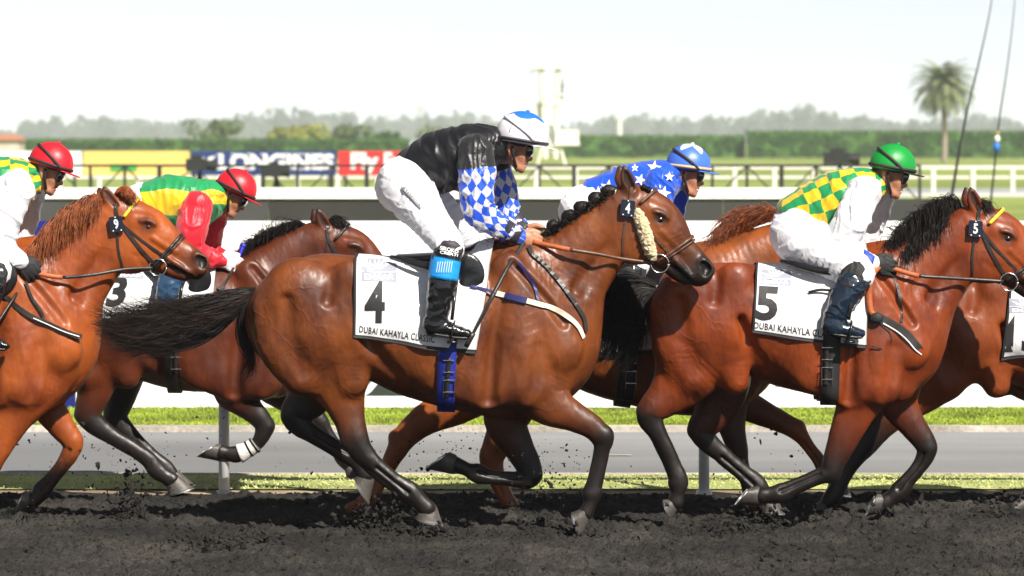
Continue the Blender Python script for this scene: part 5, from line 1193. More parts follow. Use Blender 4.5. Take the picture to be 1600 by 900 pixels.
def bounds(rows, pad=.06):
    A = np.vstack([np.array(r) for r in rows]); 
    return np.array([(A[:,0]-A[:,2]).min(), (A[:,4]-A[:,3]).min(), (A[:,1]-A[:,2]).min()])-pad, np.array([(A[:,0]+A[:,2]).max(), (A[:,4]+A[:,3]).max(), (A[:,1]+A[:,2]).max()])+pad
def garment(name, chains, mat_, root, h=.0065, k=.03, amp=.004, wl=16, seed=1, pat=None, cut=None, stretch=(1, 1, 1), fold=0.0, p=2.0):
    lo, hi = bounds(chains); g = Grid(lo, hi, h)
    for c in chains: g.tube(c, k, p)
    if cut: 
        for c in cut: g.tube(c, .006, sub=True)
    v, q = g.mesh(); nn = g.grad(v)
    s, ang, r, n_, t = chain_uv(v, chains[0])
    if amp:
        w = np.stack([v[:,0], v[:,1], v[:,2]], 1)*np.array(stretch)*wl; wv = w + .9*np.stack([vnoise(w*.5, seed+5), vnoise(w*.5, seed+6), vnoise(w*.5, seed+7)], 1)
        dsp = amp*(2.2*(1-np.abs(vnoise(wv, seed)))**5 - .5 + 1.5*(1-np.abs(vnoise(wv*[1.7,1.7,.8], seed+21)))**6 - .3 + .55*vnoise(wv*.6, seed+2)) 
        if fold: dsp = dsp + fold*np.sin(s*95 + 2.2*vnoise(w*.45, seed+9)*3 + ang*1.3)*np.clip(.6+.6*vnoise(w*.4, seed+4), 0, 1)
        v = v + nn*dsp[:, None]
    o = mesh(name, v, q, mat_, root)
    if pat is not None:
        pu = pat(s, ang, r, n_, t, v); attr3(o, 'pat', pu)
    return o, g
def chain_uv(v, S):
    S = crom(np.array(S, float), 6); best = np.full(len(v), 1e9); s = np.zeros(len(v)); n = np.zeros(len(v)); r = np.ones(len(v)); y0 = np.zeros(len(v)); acc = 0; tot = np.linalg.norm(np.diff(S[:, :2], axis=0), axis=1).sum()
    for A, B in zip(S[:-1], S[1:]):
        e = B[:2]-A[:2]; L = np.linalg.norm(e)+1e-9; t = np.clip(((v[:,0]-A[0])*e[0]+(v[:,2]-A[1])*e[1])/L**2, 0, 1)
        dx = v[:,0]-A[0]-t*e[0]; dz = v[:,2]-A[1]-t*e[1]; q = np.hypot(dx, dz); b = q < best
        best = np.where(b, q, best); s = np.where(b, acc+t*L, s); n = np.where(b, (dz*e[0]-dx*e[1])/L, n); r = np.where(b, A[2]+(B[2]-A[2])*t, r); y0 = np.where(b, A[4]+(B[4]-A[4])*t, y0); acc += L
    ang = np.arctan2(n, -(v[:,1]-y0)+1e-6); return s, ang, r, n, s/tot

def make_jockey(J):
    d0 = J['d']; root = empty('jockey', (W(J['hip'][0][0], 400, d0)[0], d0, W(0, 400, d0)[2]), J['label'], 'jockey', 'jockeys riding in the race')
    th = R(J['pitch']); ex, ey = J['ear']; hs = J.get('hs', .9); sp = F/d0*hs
    def hp(x, z): return (ex + sp*(x*math.cos(th)+z*math.sin(th)), ey + sp*(x*math.sin(th)-z*math.cos(th)))
    def hw(x, z, y): return W(*hp(x, z), d0+y*hs)
    def hS(L): return pxS([(*hp(x, z), r*sp, w*hs, y*hs, dk) for x, z, r, w, y, dk in L], d0)
    torso = pxS(J['torso'], d0); hipc = pxS(J['hip'], d0)
    thN, thF = pxS(J['thighN'], d0), pxS(J['thighF'], d0); lgN = pxS(J['legN'], d0); lgF = pxS([(a+J.get('fdx',18), b-4, r*.95, w, -y) for a, b, r, w, y in J['legN']], d0)
    arN, arF = pxS(J['armN'], d0), pxS(J['armF'], d0)
    sc = lambda S, f: [(a, b, r*f, w*f, y, dk) for a, b, r, w, y, dk in S]
    # ---------------- body
    neck = hS([(-.045,-.03,.052,.05,0,.55),(-.02,-.02,.055,.055,0,.6)]); nk = [(*torso[-2][:2], torso[-2][2]*.7, torso[-2][3]*.6, *torso[-2][4:]), (torso[-1][0], torso[-1][1], neck[0][2]*1.05, .055, d0, .4), neck[0], neck[1]]
    headparts = [([(-.012,.052,.088,.072,0,.95),(.03,.058,.080,.071,0,.55)], .02), ([(.045,.025,.058,.060,0,0),(.052,-.03,.050,.052,0,0),(.058,-.068,.034,.040,0,0)], .025),
                 ([(.078,-.092,.020,.024,0,.05)], .018), ([(.090,.045,.016,.045,0,.0)], .015), ([(.094,.028,.009,.010,0,0),(.106,.002,.010,.011,0,0),(.116,-.020,.0115,.014,0,0)], .010), ([(.104,-.026,.010,.019,0,0)], .008),
                 ([(.097,-.052,.011,.020,0,.12)], .008), ([(.092,-.066,.011,.019,0,.12)], .008)]
    hands = []
    def hand(wpx, tip, y, sgn):
        (x0, y0), (x1, y1) = wpx, tip; L = math.hypot(x1-x0, y1-y0); fx, fy = (x1-x0)/L, (y1-y0)/L; s_ = F/(d0+y)*J.get('hand', 1.28)
        def q(a, b, r, w, yy, dk=0): return ((x0 + s_*(a*fx + b*fy*1.0), y0 + s_*(a*fy - b*fx), r*s_, w, y + sgn*yy, dk))
        out = [[q(-.02,0,.024,.022,0), q(.012,.002,.029,.022,0), q(.048,.004,.032,.018,0)]]
        for i in range(4):
            b0 = .030-.0185*i; l = (.0, .006, .003, -.006)[i]
            out.append([q(.050+l, b0, .0105, .011, -.004), q(.082+l, b0-.006, .0098, .010, .004), q(.092+l, b0-.012, .0092, .010, .026), q(.072+l, b0-.014, .0085, .009, .042)])
        out.append([q(.010,.022,.013,.013,.008), q(.038,.040,.0115,.012,.014), q(.068,.042,.0098,.011,.020)])
        return [pxS(o, d0) for o in out]
    hN = hand(J['armN'][-1][:2], J['handN'], J['armN'][-1][4], 1); hF = hand(J['armF'][-1][:2], J['handF'], J['armF'][-1][4], -1)
    rows = [torso, hipc, thN, thF, lgN, lgF, arN, arF, nk] + hN + hF + [hS(h_) for h_, _ in headparts]
    lo, hi = bounds(rows, .05); G = Grid(lo, hi, .0062)
    G.tube(sc(torso, .74), .03); G.tube(sc(hipc, .72), .03)
    for c in (thN, thF, lgN, lgF, arN, arF): G.tube(sc(c, .70), .02)
    G.tube(nk, .025)
    for h_, kk in headparts: G.tube(hS(h_), kk)
    for sg in (-1, 1):
        G.tube(hS([(-.008,.012,.026,.012,sg*.070,0),(-.002,-.022,.014,.010,sg*.066,0)]), .008); G.tube(hS([(.002,.008,.012,.010,sg*.083,.15)]), .006, sub=True)
        G.tube(hS([(.012,-.055,.018,.016,sg*.040,0),(.055,-.085,.017,.018,sg*.026,0)]), .02)
        G.tube(hS([(.060,-.012,.020,.016,sg*.038,0)]), .02)
    G.tube(hS([(.104,-.0590,.0035,.024,0,.55),(.088,-.0585,.0035,.030,0,.55)]), .004, sub=True)
    for c in hN + hF: G.tube(c, .007, res=4)
    v, q = G.mesh(); body = mesh('body', v, q, M_skin, root); attr(body, 'dark', np.clip(G.sample(v, G.a), 0, 1))
    # ---------------- clothing
    jt, st = J['jersey'], J['sleeve']
    fl = [(a, b, r, w, y, dk) for a, b, r, w, y, dk in torso]; collar = [torso[-2], torso[-1]]
    je, JG = garment('jersey', [fl], jt[0], root, amp=.0042, wl=8, seed=J['seed'], pat=jt[1], stretch=(1.2, .6, .8), k=.03, fold=.003)
    for nm, c, sd in (('sleeve', arN, 1), ('sleeve', arF, 2)):
        so, SG = garment(nm, [c], st[0], root, amp=.005, wl=12, seed=J['seed']+sd*7, pat=st[1], fold=.0012, stretch=(1.3, .7, .7))
        if sd == 1: J['SG'] = SG
        cu = crom(np.array(c), 6)[-5:]; ring(so, 'cuff', cu, 1.06, J.get('cuff', M_cuff))
    J['JG'] = JG
    br, BG = garment('breeches', [hipc + thN, thN, thF, [hipc[-1]] + thF], M_breech, root, amp=.0019, wl=14, seed=J['seed']+3, k=.04, fold=.0004, stretch=(.7,.7,1.3)); J['BG'] = BG
    ft = J['foot']; bm_ = J.get('boot', M_boot)
    for sgn, lg in ((-1, lgN), (1, lgF)):
        fo = pxS([(a + (J.get('fdx', 18) if sgn > 0 else 0), b - (4 if sgn > 0 else 0), r, w, lg[-1][4]-d0) for a, b, r, w in ft], d0)
        bo, bg_ = garment('boot', [lg[J.get('bs', 1):] + fo[:1], fo], bm_, root, amp=.0022, wl=16, seed=J['seed']+11, k=.018, stretch=(1, 1, 1.6), fold=.0015)
        # sole
        so = [(a, b-r*.82, .010, w*.95, y, dk) for a, b, r, w, y, dk in fo]; gl, gh = bounds([so], .03); g2 = Grid(gl, gh, .005); g2.tube(so, .006); v2, q2 = g2.mesh(); mesh('sole', v2, q2, M_leather, bo)
        if J.get('bs', 1):
            tp_, tg_ = garment('leg_wrap', [lg[:J.get('bs', 1)+1]], J.get('wrap', M_gb), root, amp=.003, wl=20, seed=3, k=.02)
    # ---------------- gloves
    if J.get('glove'):
        for hnd in (hN, hF):
            gl, gh = bounds(hnd, .03); g3 = Grid(gl, gh, .005)
            for c in hnd: g3.tube([(a, b, r*1.1+.001, w*1.1+.001, y, dk) for a, b, r, w, y, dk in c], .007, res=4)
            v3, q3 = g3.mesh(); mesh('glove', v3, q3, J['glove'], root)
    # ---------------- helmet
    hc = J.get('hc', (.016, .070)); ra, rb, rc = J.get('hr', (.134, .114, .128))
    def dome(az, ph, f=1.0):
        x = hc[0] + f*ra*math.sin(ph)*math.cos(az); y = f*rb*math.sin(ph)*math.sin(az); z = hc[1] + f*rc*math.cos(ph); return hw(x, z, y)
    def domepatch(f, phmax, n=40, m=12, ph0=0., thick=.0):
        V, fc = [], []
        for j in range(m+1):
            for i in range(n):
                az = 2*math.pi*i/n; V.append(dome(az, ph0 + (phmax(az)-ph0)*j/m, f))
        for j in range(m): fc += [(j*n+i, (j+1)*n+i, (j+1)*n+(i+1) % n, j*n+(i+1) % n) for i in range(n)]
        if ph0 > 0:
            pass
        return V, fc
    rim = lambda az: R(J.get('rim', 97) + 9*(1-math.cos(az))/2 + 3*math.cos(az)*0)
    V, fc = domepatch(1.0, rim, 48, 16); n = len(V); V2, fc2 = domepatch(.95, rim, 48, 16); V = V + V2; fc += [tuple(reversed([i+n for i in t])) for t in fc2]
    b0 = 16*48; fc += [(b0+i, n+b0+i, n+b0+(i+1) % 48, b0+(i+1) % 48) for i in range(48)]
    he = mesh('helmet', V, fc, J['cap'], root)
    # peak
    V, fc = [], []; m = 25
    for lay in (0, 1):
        for j in range(5):
            for i in range(m):
                az = R(-72 + 144*i/(m-1)); t = j/4; ext = .058*max(0, math.cos(az*1.18))*t
                p0 = (hc[0] + ra*1.0*math.cos(az)*math.sin(rim(az)), rb*1.0*math.sin(az)*math.sin(rim(az)), hc[1] + rc*math.cos(rim(az)))
                V.append(hw(p0[0] + ext, p0[2] - ext*.12 + .004 - (0 if lay else .006) + .006*(1-abs(math.sin(az)))*t, p0[1]*(1-.04*t)))
    for lay in (0, 1):
        b = lay*5*m
        for j in range(4):
            for i in range(m-1):
                t_ = (b+j*m+i, b+j*m+i+1, b+(j+1)*m+i+1, b+(j+1)*m+i); fc.append(t_ if lay == 0 else t_[::-1])
    b = 4*m; fc += [(b+i, b+i+1, 5*m+b+i+1, 5*m+b+i) for i in range(m-1)]
    mesh('peak', V, fc, J.get('peak', J['cap']), he)
    mb = MB(); mb.ball(hw(hc[0], hc[1]+rc+.002, 0), (.011,.011,.009), 10, 6); mb.build('button', J.get('top', J['cap']), he, True)
    def hband(name, azs, phf, w, m_, f=1.018, th_=.004):
        P = np.array([dome(a, phf(a), f) for a in azs]); C = hw(hc[0], hc[1], 0); Nn = P - C; Nn /= np.linalg.norm(Nn, axis=1)[:, None]; V, fc = ribbon(P, Nn, w, th_); mesh(name, V, fc, m_, he)
    hband('band', np.linspace(0, 2*math.pi, 60), lambda a: rim(a)-R(8), .016, J.get('band', M_strapd))
    for sg in (-1, 1): hband('goggle_strap', [sg*a for a in np.linspace(R(62), R(180), 30)], lambda a: R(96) - R(44)*math.sin(max(0, (abs(a)-R(62))/R(118))*math.pi*.5)**.8, .013, J.get('gstrap', M_strapd), 1.03)
    if J.get('crown') == 'scallop':
        V, fc = domepatch(1.012, lambda a: R(34 + 12*abs(math.cos(2*a+.4))), 48, 8); mesh('crown_panel', V, fc, J['top'], he)
        for az in np.arange(0, 6.28, 1.0472): hband('seam', [az]*12, (lambda it: (lambda a: next(it)))(iter(np.linspace(R(42), R(88), 12))), .003, M_emaar, 1.004, .0015)
    if J.get('crown') == 'star':
        V, fc = domepatch(1.012, lambda a: R(22) + R(30)*(1-abs(((a+.3)/(2*math.pi)*5) % 1*2-1))**1.0, 80, 8); mesh('crown_star', V, fc, J['top'], he)
    # goggles
    S = hS([(.092,.040,.024,.064,0,0),(.096,.022,.027,.066,0,0),(.094,.000,.022,.062,0,0)]); gl, gh = bounds([S], .03); g4 = Grid(gl, gh, .0048); g4.tube(S, .012, 3.0); v4, q4 = g4.mesh(); gg = mesh('goggles', v4, q4, M_lens, root)
    for sg in (-1, 1): free_strap(gg, 'frame', [hw(.070,.050,sg*.066), hw(.045,.045,sg*.076), hw(.015,.045,sg*.085), hw(-.02,.05,sg*.09)], .014, M_strapd, .004, (0, sg, 0))
    # chin strap
    for sg in (-1, 1): free_strap(gg if 0 else he, 'chin_strap', [hw(-.005,.03,sg*.088), hw(.012,-.02,sg*.079), hw(.034,-.066,sg*.060), hw(.052,-.100,sg*.026), hw(.056,-.106,0)], .015, M_gb, .004, (0, sg, 0))
    J['root'] = root; J['hN'] = hN; J['hF'] = hF
    return root
def ring(parent, name, S, f, m, n=20):
    V, fc = [], []; S = np.array(S); T = np.gradient(S[:, :2], axis=0); T /= np.linalg.norm(T, axis=1)[:, None]
    for (x, z, r, w, y, dk), t in zip(S, T):
        for i in range(n):
            a = 2*math.pi*i/n; V.append((x - t[1]*r*f*math.cos(a), y + w*f*math.sin(a), z + t[0]*r*f*math.cos(a)))
    k = len(S)
    for j in range(k-1): fc += [(j*n+i, j*n+(i+1) % n, (j+1)*n+(i+1) % n, (j+1)*n+i) for i in range(n)]
    fc += [tuple(range(n)), tuple(range((k-1)*n, k*n))]
    return mesh(name, V, fc, m, parent)

GRN, YEL = (.010,.27,.085), (.78,.50,.012)
P_check = lambda sz: (lambda s, ang, r, n, t, v: np.stack([s/sz+.2+.16*vnoise(v*16, 5), ang*.17/sz+.37+.16*vnoise(v*16, 6), t], 1))
P_dia = lambda sz: (lambda s, ang, r, n, t, v: np.stack([s/sz*.8+.20*vnoise(v*22, 5), ang*.085/sz+.20*vnoise(v*22, 6), 1-t+.02*vnoise(v*20, 7)], 1))
P_band = lambda s, ang, r, n, t, v: np.stack([t, np.clip(.5+.5*n/r, 0, 1), s], 1)
P_zero = lambda s, ang, r, n, t, v: np.stack([s, ang, t], 1)
S_black = silk('silk_black', plain((.006,.006,.008)), .40, .05, .15); S_white = silk('silk_white', plain((.76,.76,.80)), .35); S_red = silk('silk_red', plain((.62,.012,.03)), .46, .2, .2)
S_check = silk('silk_check', checks(GRN, YEL)); S_dia = silk('silk_diamond', checks((.015,.09,.68), (.60,.60,.64), True, ((.012,.012,.014), .865)))
S_band = silk('silk_banded', bands([(0, GRN), (.27, YEL), (.74, GRN)])); S_blue = silk('silk_blue', plain((.012,.085,.62)), .3)
J4 = dict(d=19.75, seed=3, label='jockey in black jersey with blue and white diamond sleeves riding horse 4', ear=(800,236), pitch=13, hs=.90, hc=(.038,.098), hr=(.152,.125,.140), rim=104,
  torso=[(640,279,38,.135,0),(680,256,47,.165,0),(722,244,48,.185,0),(757,230,33,.15,0),(783,226,23,.075,0)], hip=[(640,275,36,.14,0),(632,290,42,.15,0)],
  thighN=[(634,293,41,.110,-.11),(665,335,28.5,.080,-.20),(696,376,22,.064,-.28),(702,388,20,.06,-.30)], thighF=[(652,302,38,.11,.11),(700,345,25,.08,.20),(724,376,20,.062,.27),(728,386,19,.06,.29)],
  legN=[(703,390,20,.056,-.315),(697,405,22.5,.06,-.335),(690,450,22,.058,-.345),(684,485,19,.05,-.345),(680,505,17,.045,-.345)], foot=[(679,508,17,.044),(698,514,13,.042),(716,519,10,.038),(730,522,7,.03)], bs=1, fdx=22,
  armN=[(743,240,29,.08,-.165),(745,285,28,.072,-.21),(748,328,25,.064,-.21),(776,352,19,.052,-.165),(812,371,13,.038,-.10)], armF=[(772,252,24,.07,.165),(786,300,22,.062,.20),(792,335,19,.055,.18),(818,362,13,.037,.09)],
  handN=(842,381), handF=(846,372), jersey=(S_black, P_zero), sleeve=(S_dia, P_dia(.062)), cap=M_helm['white'], top=M_helm['blue'], crown='scallop', band=M_cuff, gstrap=M_helm['white'], wrap=M_cuff)
J5 = dict(d=20.2, seed=8, label='jockey in green cap and green-yellow check jersey riding horse 5', ear=(1386,277), pitch=14, hs=.92,
  torso=[(1243,334,29,.13,0),(1284,322,43,.165,0),(1322,307,43,.185,0),(1352,292,29,.145,0),(1372,287,20,.075,0)], hip=[(1248,338,30,.13,0),(1244,360,38,.145,0)],
  thighN=[(1250,372,40,.115,-.11),(1298,398,33,.09,-.20),(1333,422,26,.07,-.28),(1340,428,24,.066,-.30)], thighF=[(1262,366,36,.11,.11),(1310,392,29,.085,.20),(1345,416,24,.066,.28)],
  legN=[(1338,432,25,.062,-.315),(1331,446,24,.062,-.335),(1319,466,21,.058,-.345),(1307,490,18.5,.05,-.345),(1302,505,16.5,.045,-.345)], foot=[(1302,508,17,.044),(1318,514,12.5,.042),(1332,518,10,.038),(1345,521,7,.03)], bs=1, fdx=20,
  armN=[(1350,300,27,.08,-.165),(1333,338,28,.072,-.21),(1316,380,26,.064,-.21),(1336,402,19,.052,-.22),(1363,412,13,.038,-.225)], armF=[(1372,306,23,.07,.165),(1362,350,21,.062,.20),(1350,388,18,.055,.18),(1376,406,13,.037,.09)],
  handN=(1392,418), handF=(1400,402), jersey=(S_check, P_check(.078)), sleeve=(S_white, P_zero), cap=M_helm['green'], peak=M_gb, glove=M_gb, boot=M_bootb, cuff=mat('cuff_blue', (.02,.06,.35), .6))
J3 = dict(d=22.0, seed=14, label='jockey in red cap with green and yellow banded jersey and red sleeves', ear=(357,308), pitch=29, hs=.90,
  torso=[(240,318,38,.14,0),(270,316,43,.165,0),(306,318,38,.185,0),(334,308,26,.145,0),(350,310,19,.075,0)], hip=[(222,312,27,.13,0),(208,332,32,.145,0)],
  thighN=[(198,350,30,.11,-.11),(234,386,26,.086,-.20),(268,406,21,.066,-.28),(275,413,20,.062,-.30)], thighF=[(232,330,32,.11,.11),(266,368,26,.085,.20),(290,400,21,.066,.28)],
  legN=[(275,414,20,.058,-.315),(270,426,20,.058,-.335),(264,450,19,.056,-.345),(260,475,16.5,.048,-.345),(258,490,15,.044,-.345)], foot=[(258,492,14,.044),(272,498,11,.042),(286,502,8.5,.038),(296,504,6,.03)], bs=1, fdx=18,
  armN=[(308,322,24,.08,-.165),(300,355,25,.072,-.21),(298,386,21,.062,-.21),(320,401,15.5,.05,-.19),(345,408,11,.036,-.17)], armF=[(336,330,21,.07,.165),(330,365,19,.06,.20),(330,392,16,.052,.18),(352,404,11,.036,.09)],
  handN=(372,414), handF=(378,404), jersey=(S_band, P_band), sleeve=(S_red, P_zero), cap=M_helm['red'], glove=M_gw, boot=mat('denim_blue_boot', (.03,.075,.15), .3, .3, 10, .4, 14, coat=.4), cuff=mat('cuff_red', (.45,.01,.02), .6))
J7 = dict(d=20.95, seed=21, label='jockey in blue jersey and cap with white stars behind the head of horse 4', ear=(1068,276), pitch=11, hs=.92,
  torso=[(930,306,28,.13,0),(970,300,38,.165,0),(1010,293,42,.185,0),(1040,280,29,.145,0),(1056,280,19,.075,0)], hip=[(928,308,27,.13,0),(910,326,32,.145,0)],
  thighN=[(914,336,36,.115,-.11),(952,370,30,.09,-.20),(984,402,24,.068,-.28),(990,412,22,.064,-.30)], thighF=[(926,336,34,.11,.11),(968,368,28,.085,.20),(1000,398,22,.066,.28)],
  legN=[(990,414,22,.06,-.315),(986,428,22,.06,-.335),(980,455,20,.056,-.345),(974,485,17,.048,-.345),(970,500,15.5,.044,-.345)], foot=[(970,503,15,.044),(985,509,12,.042),(1000,513,9,.038),(1012,515,6.5,.03)], bs=1, fdx=20,
  armN=[(1030,288,26,.08,-.165),(1020,326,26,.072,-.21),(1014,366,23,.062,-.21),(1030,386,17,.05,-.165),(1048,396,12,.036,-.10)], armF=[(1056,296,22,.07,.165),(1046,340,20,.06,.20),(1036,372,17,.052,.18),(1052,388,12,.036,.09)],
  handN=(1074,404), handF=(1076,396), jersey=(S_blue, P_zero), sleeve=(S_blue, P_zero), cap=M_helm['sky'], top=S_white, crown='star', band=mat('band_tan', (.62,.42,.22), .6), cuff=M_helm['blue'])
J9 = dict(d=20.45, seed=30, label='jockey in red cap with check vest and white sleeves at the left edge', ear=(69,271), pitch=21, hs=.90,
  torso=[(-68,322,34,.13,0),(-30,302,45,.165,0),(8,292,45,.185,0),(38,282,30,.145,0),(54,280,21,.075,0)], hip=[(-70,318,32,.13,0),(-80,340,38,.145,0)],
  thighN=[(-76,346,40,.115,-.11),(-45,380,31,.09,-.20),(-14,415,24,.068,-.28),(-8,424,22,.064,-.30)], thighF=[(-60,346,36,.11,.11),(-20,384,28,.085,.20),(8,412,22,.066,.28)],
  legN=[(-8,426,22,.06,-.315),(-14,442,22,.06,-.335),(-22,478,21,.056,-.345),(-30,510,18,.048,-.345),(-33,524,16,.044,-.345)], foot=[(-34,527,16,.044),(-18,533,12,.042),(-4,537,9.5,.038),(8,540,7,.03)], bs=1, fdx=20,
  armN=[(24,294,29,.08,-.165),(8,335,28,.072,-.21),(0,376,25,.062,-.21),(14,396,18,.05,-.22),(32,407,13,.037,-.225)], armF=[(46,300,24,.07,.165),(38,345,21,.06,.20),(28,384,18,.052,.18),(44,402,13,.036,.09)],
  handN=(50,426), handF=(62,412), jersey=(S_check, P_check(.074)), sleeve=(S_white, P_zero), cap=M_helm['red'], glove=M_gb, cuff=M_pnum)
def shiftJ(J, dx, dy, **kw):
    o = dict(J)
    for k in ('torso','hip','thighN','thighF','legN','foot','armN','armF'): o[k] = [(r[0]+dx, r[1]+dy, *r[2:]) for r in J[k]]
    for k in ('ear','handN','handF'): o[k] = (J[k][0]+dx, J[k][1]+dy)
    o.update(kw); return o
J15 = shiftJ(J5, 386, 22, d=20.95, seed=41, label='jockey in white breeches cut off by the right edge riding horse 15', jersey=(S_white, P_zero), cap=M_helm['white'], peak=M_helm['white'], top=M_helm['white'])
for J in (J4, J5, J3, J7, J9, J15): make_jockey(J)

# ---- stars, lettering and bands on the clothes
def star(cx, cy, r, rot=0): return [(cx + (r if i % 2 == 0 else r*.42)*math.sin(R(rot)+math.pi*i/5), cy - (r if i % 2 == 0 else r*.42)*math.cos(R(rot)+math.pi*i/5)) for i in range(10)]
for G_, L_ in ((J7['JG'], [(950,293,13,10),(978,284,9,0),(1000,281,10,20),(1022,262,12,8),(935,300,10,0),(966,312,10,15),(992,262,7,0)]), (J7['SG'], [(1037,302,12,12),(1012,318,10,0),(1030,338,10,30),(1046,276,8,0)])):
    for (x, y, r, a) in L_: V, f = poly_sub(star(x, y, r, a)); decal(G_, J7['root'], 'white_star', V, f, J7['d'], M_pnum, .009, .7)
p, f = text_quad('C.SANDOVAL', [(632,290),(661,322),(657,327),(627,296)], .0); decal(J4['BG'], J4['root'], 'breeches_lettering', p, f, J4['d'], M_ink, .007, .7)
V, f = poly_sub([(626,291),(630,295),(658,325),(657,327),(627,296)]); decal(J4['BG'], J4['root'], 'breeches_underline', V, f, J4['d'], M_emaar, .007, .7)
# gaiter and blue boot band of jockey 4
M_bband = mat('boot_band_blue', (.01,.30,.78), .45, .15, 40, .2, 200)
lgN = crom(np.array(pxS(J4['legN'], J4['d'])), 10)
bb = ring(J4['root'], 'boot_band', lgN[9:18], 1.06, M_bband, 28)
for k in range(7):
    a = R(62 + k*9); x0 = [l for l in lgN[11:16]]; P = [np.array([l[0] - l[2]*1.075*math.cos(a), l[4] - l[3]*1.075*math.sin(a), l[1]]) for l in x0]; free_strap(bb, 'band_print', P, .003, M_pnum, .0015, (0, -1, 0), 2)
LG = Grid(*bounds([[tuple(l) for l in lgN]], .05), .006); LG.tube([tuple(l) for l in lgN], .01, res=1)
p, f = text_quad('SIROKO', [(688,384),(717,390),(716,396),(687,390)], .02); decal(LG, J4['root'], 'gaiter_lettering', p, f, J4['d'], M_pnum, .010, .7)
p, f = text_quad('CREATI', [(688,391),(716,397),(715,401),(687,396)], .02); decal(LG, J4['root'], 'gaiter_lettering', p, f, J4['d'], M_pnum, .010, .7)

# white bandage on the folded foreleg of horse 3
bs_ = crom(np.array(pxS(NF3['S'], H3['d'], NF3['y'])), 8)
M_band = mat('bandage_white', (.66,.64,.60), .85, .15, 30, .4, 120)
bn = ring(H3['root'], 'leg_bandage', bs_[50:63], 1.22, M_band, 22)
for a_, b_ in ((51, 53), (55, 57)): ring(bn, 'bandage_stripe', bs_[a_:b_], 1.30, M_gb, 22)

# ---- saddles, stirrups, reins, whips
def saddle(spec, J, mp, k=1.0):
    d0, G, root = spec['d'], spec['G'], spec['root']; yn = surf_y(G, mp(735, 430), d0, .014) - d0 - .012
    ch = [pxS([(*mp(a, b), r*k, w, y) for a, b, r, w, y in c], d0) for c in ([(622,402,5,.10,0),(660,403,8,.135,0),(700,401,9,.14,0),(735,391,9,.10,0),(750,383,7,.05,0)],
          [(612,402,4,.012,-.16),(640,409,6,.014,-.22),(672,417,6.5,.016,-.26),(700,416,10,.02,-.27)], [(700,410,12,.02,yn+.02),(728,412,18,.02,yn),(738,430,20,.014,yn-.004),(730,448,14,.012,yn-.006)], [(700,410,12,.02,-yn),(728,412,18,.02,-yn),(738,430,20,.014,-yn),(730,448,14,.012,-yn)])]
    lo, hi = bounds(ch, .04); g = Grid(lo, hi, .007)
    for c in ch: g.tube(c, .02)
    v, q = g.mesh(); sd = mesh('saddle', v, q, M_saddle, root)
    fx, fy = J['foot'][1][0], J['foot'][1][1]; y = J['legN'][-1][4]
    for sg, dx in ((-1, 0), (1, J.get('fdx', 18))):
        yy = y if sg < 0 else -y
        top = W(*mp(716, 420), d0 + sg*(abs(yn)+.02)); P = [top, W(fx+dx+12, fy-48, d0+yy-sg*.035*-1), W(fx+dx+8, fy-14, d0+yy+sg*.04)]
        free_strap(sd, 'stirrup_leather', P, .018, M_saddle, .005)
        mb = MB(); c = W(fx+dx+9, fy+4, d0+yy); rr = .058
        an = np.linspace(R(-60), R(240), 20); mb.tube([c + np.array([.012*math.sin(a), rr*math.cos(a), rr*.95*math.sin(a)-.0]) for a in an], .005, 6); mb.box((c[0]-.026, c[1]-.05, c[2]-.058), (c[0]+.026, c[1]+.05, c[2]-.046)); mb.build('stirrup_iron', M_steel if sg > 0 else M_saddle, sd, True)
    free_strap(sd, 'loose_strap', [W(*mp(700, 450), d0+yn-.03), W(*mp(675, 448), d0+yn-.02), W(*mp(655, 452), d0+yn-.012)], .014, M_leather, .004)
def aff(dx, dy, k): return lambda a, b: (690+dx+(a-690)*k, 405+dy+(b-405)*k)
saddle(H4, J4, aff(0, 0, 1)); saddle(H5, J5, aff(607, 6, .97), .95); saddle(H3, J3, aff(-420, 10, .9), .9); saddle(H7, J7, aff(292, 2, .95), .95); saddle(H9, J9, aff(-728, 4, .97), .97); saddle(H15, J15, aff(994, 30, .95), .95)

def reins(spec, J, mid, gripfrac=.28):
    d0, T, root = spec['d'], spec['T'], spec['root']
    for sg, hh in ((-1, J['handN']), (1, J['handF'])):
        b = T(1022, 411); yb = sg*.082*T.k; (x0, y0) = hh; yh_ = J['armN'][-1][4] if sg < 0 else J['armF'][-1][4]
        pts = [(x0-10, y0-3, yh_ + .01*sg)] + [(mx, my, sg*my_) for mx, my, my_ in mid] + [(b[0], b[1], yb)]
        P = crom(np.array([W(a, c, d0+y) for a, c, y in pts]), 8); n = int(len(P)*gripfrac)
        r = mesh('rein', *ribbon(P[n:], np.tile([0, -1., 0], (len(P)-n, 1)), .017, .005), spec.get('reinm', M_leather), root)
        if sg < 0: mesh('rein_grip', *ribbon(P[:n+1], np.tile([0, -1., 0], (n+1, 1)), .024, .008), M_tan, r)
H4['reinm'] = M_brown
reins(H4, J4, [(884,389,.165),(933,397,.145),(975,405,.10)]); reins(H5, J5, [(1430,430,.185),(1475,434,.15),(1525,437,.10)]); reins(H9, J9, [(92,433,.185),(140,430,.16),(195,421,.10)])
reins(H3, J3, [(400,425,.17),(440,430,.15),(500,440,.1)]); reins(H7, J7, [(1170,425,.17),(1230,425,.15),(1290,445,.1)]); reins(H15, J15, [(1830,440,.18),(1900,432,.15),(1970,430,.1)])
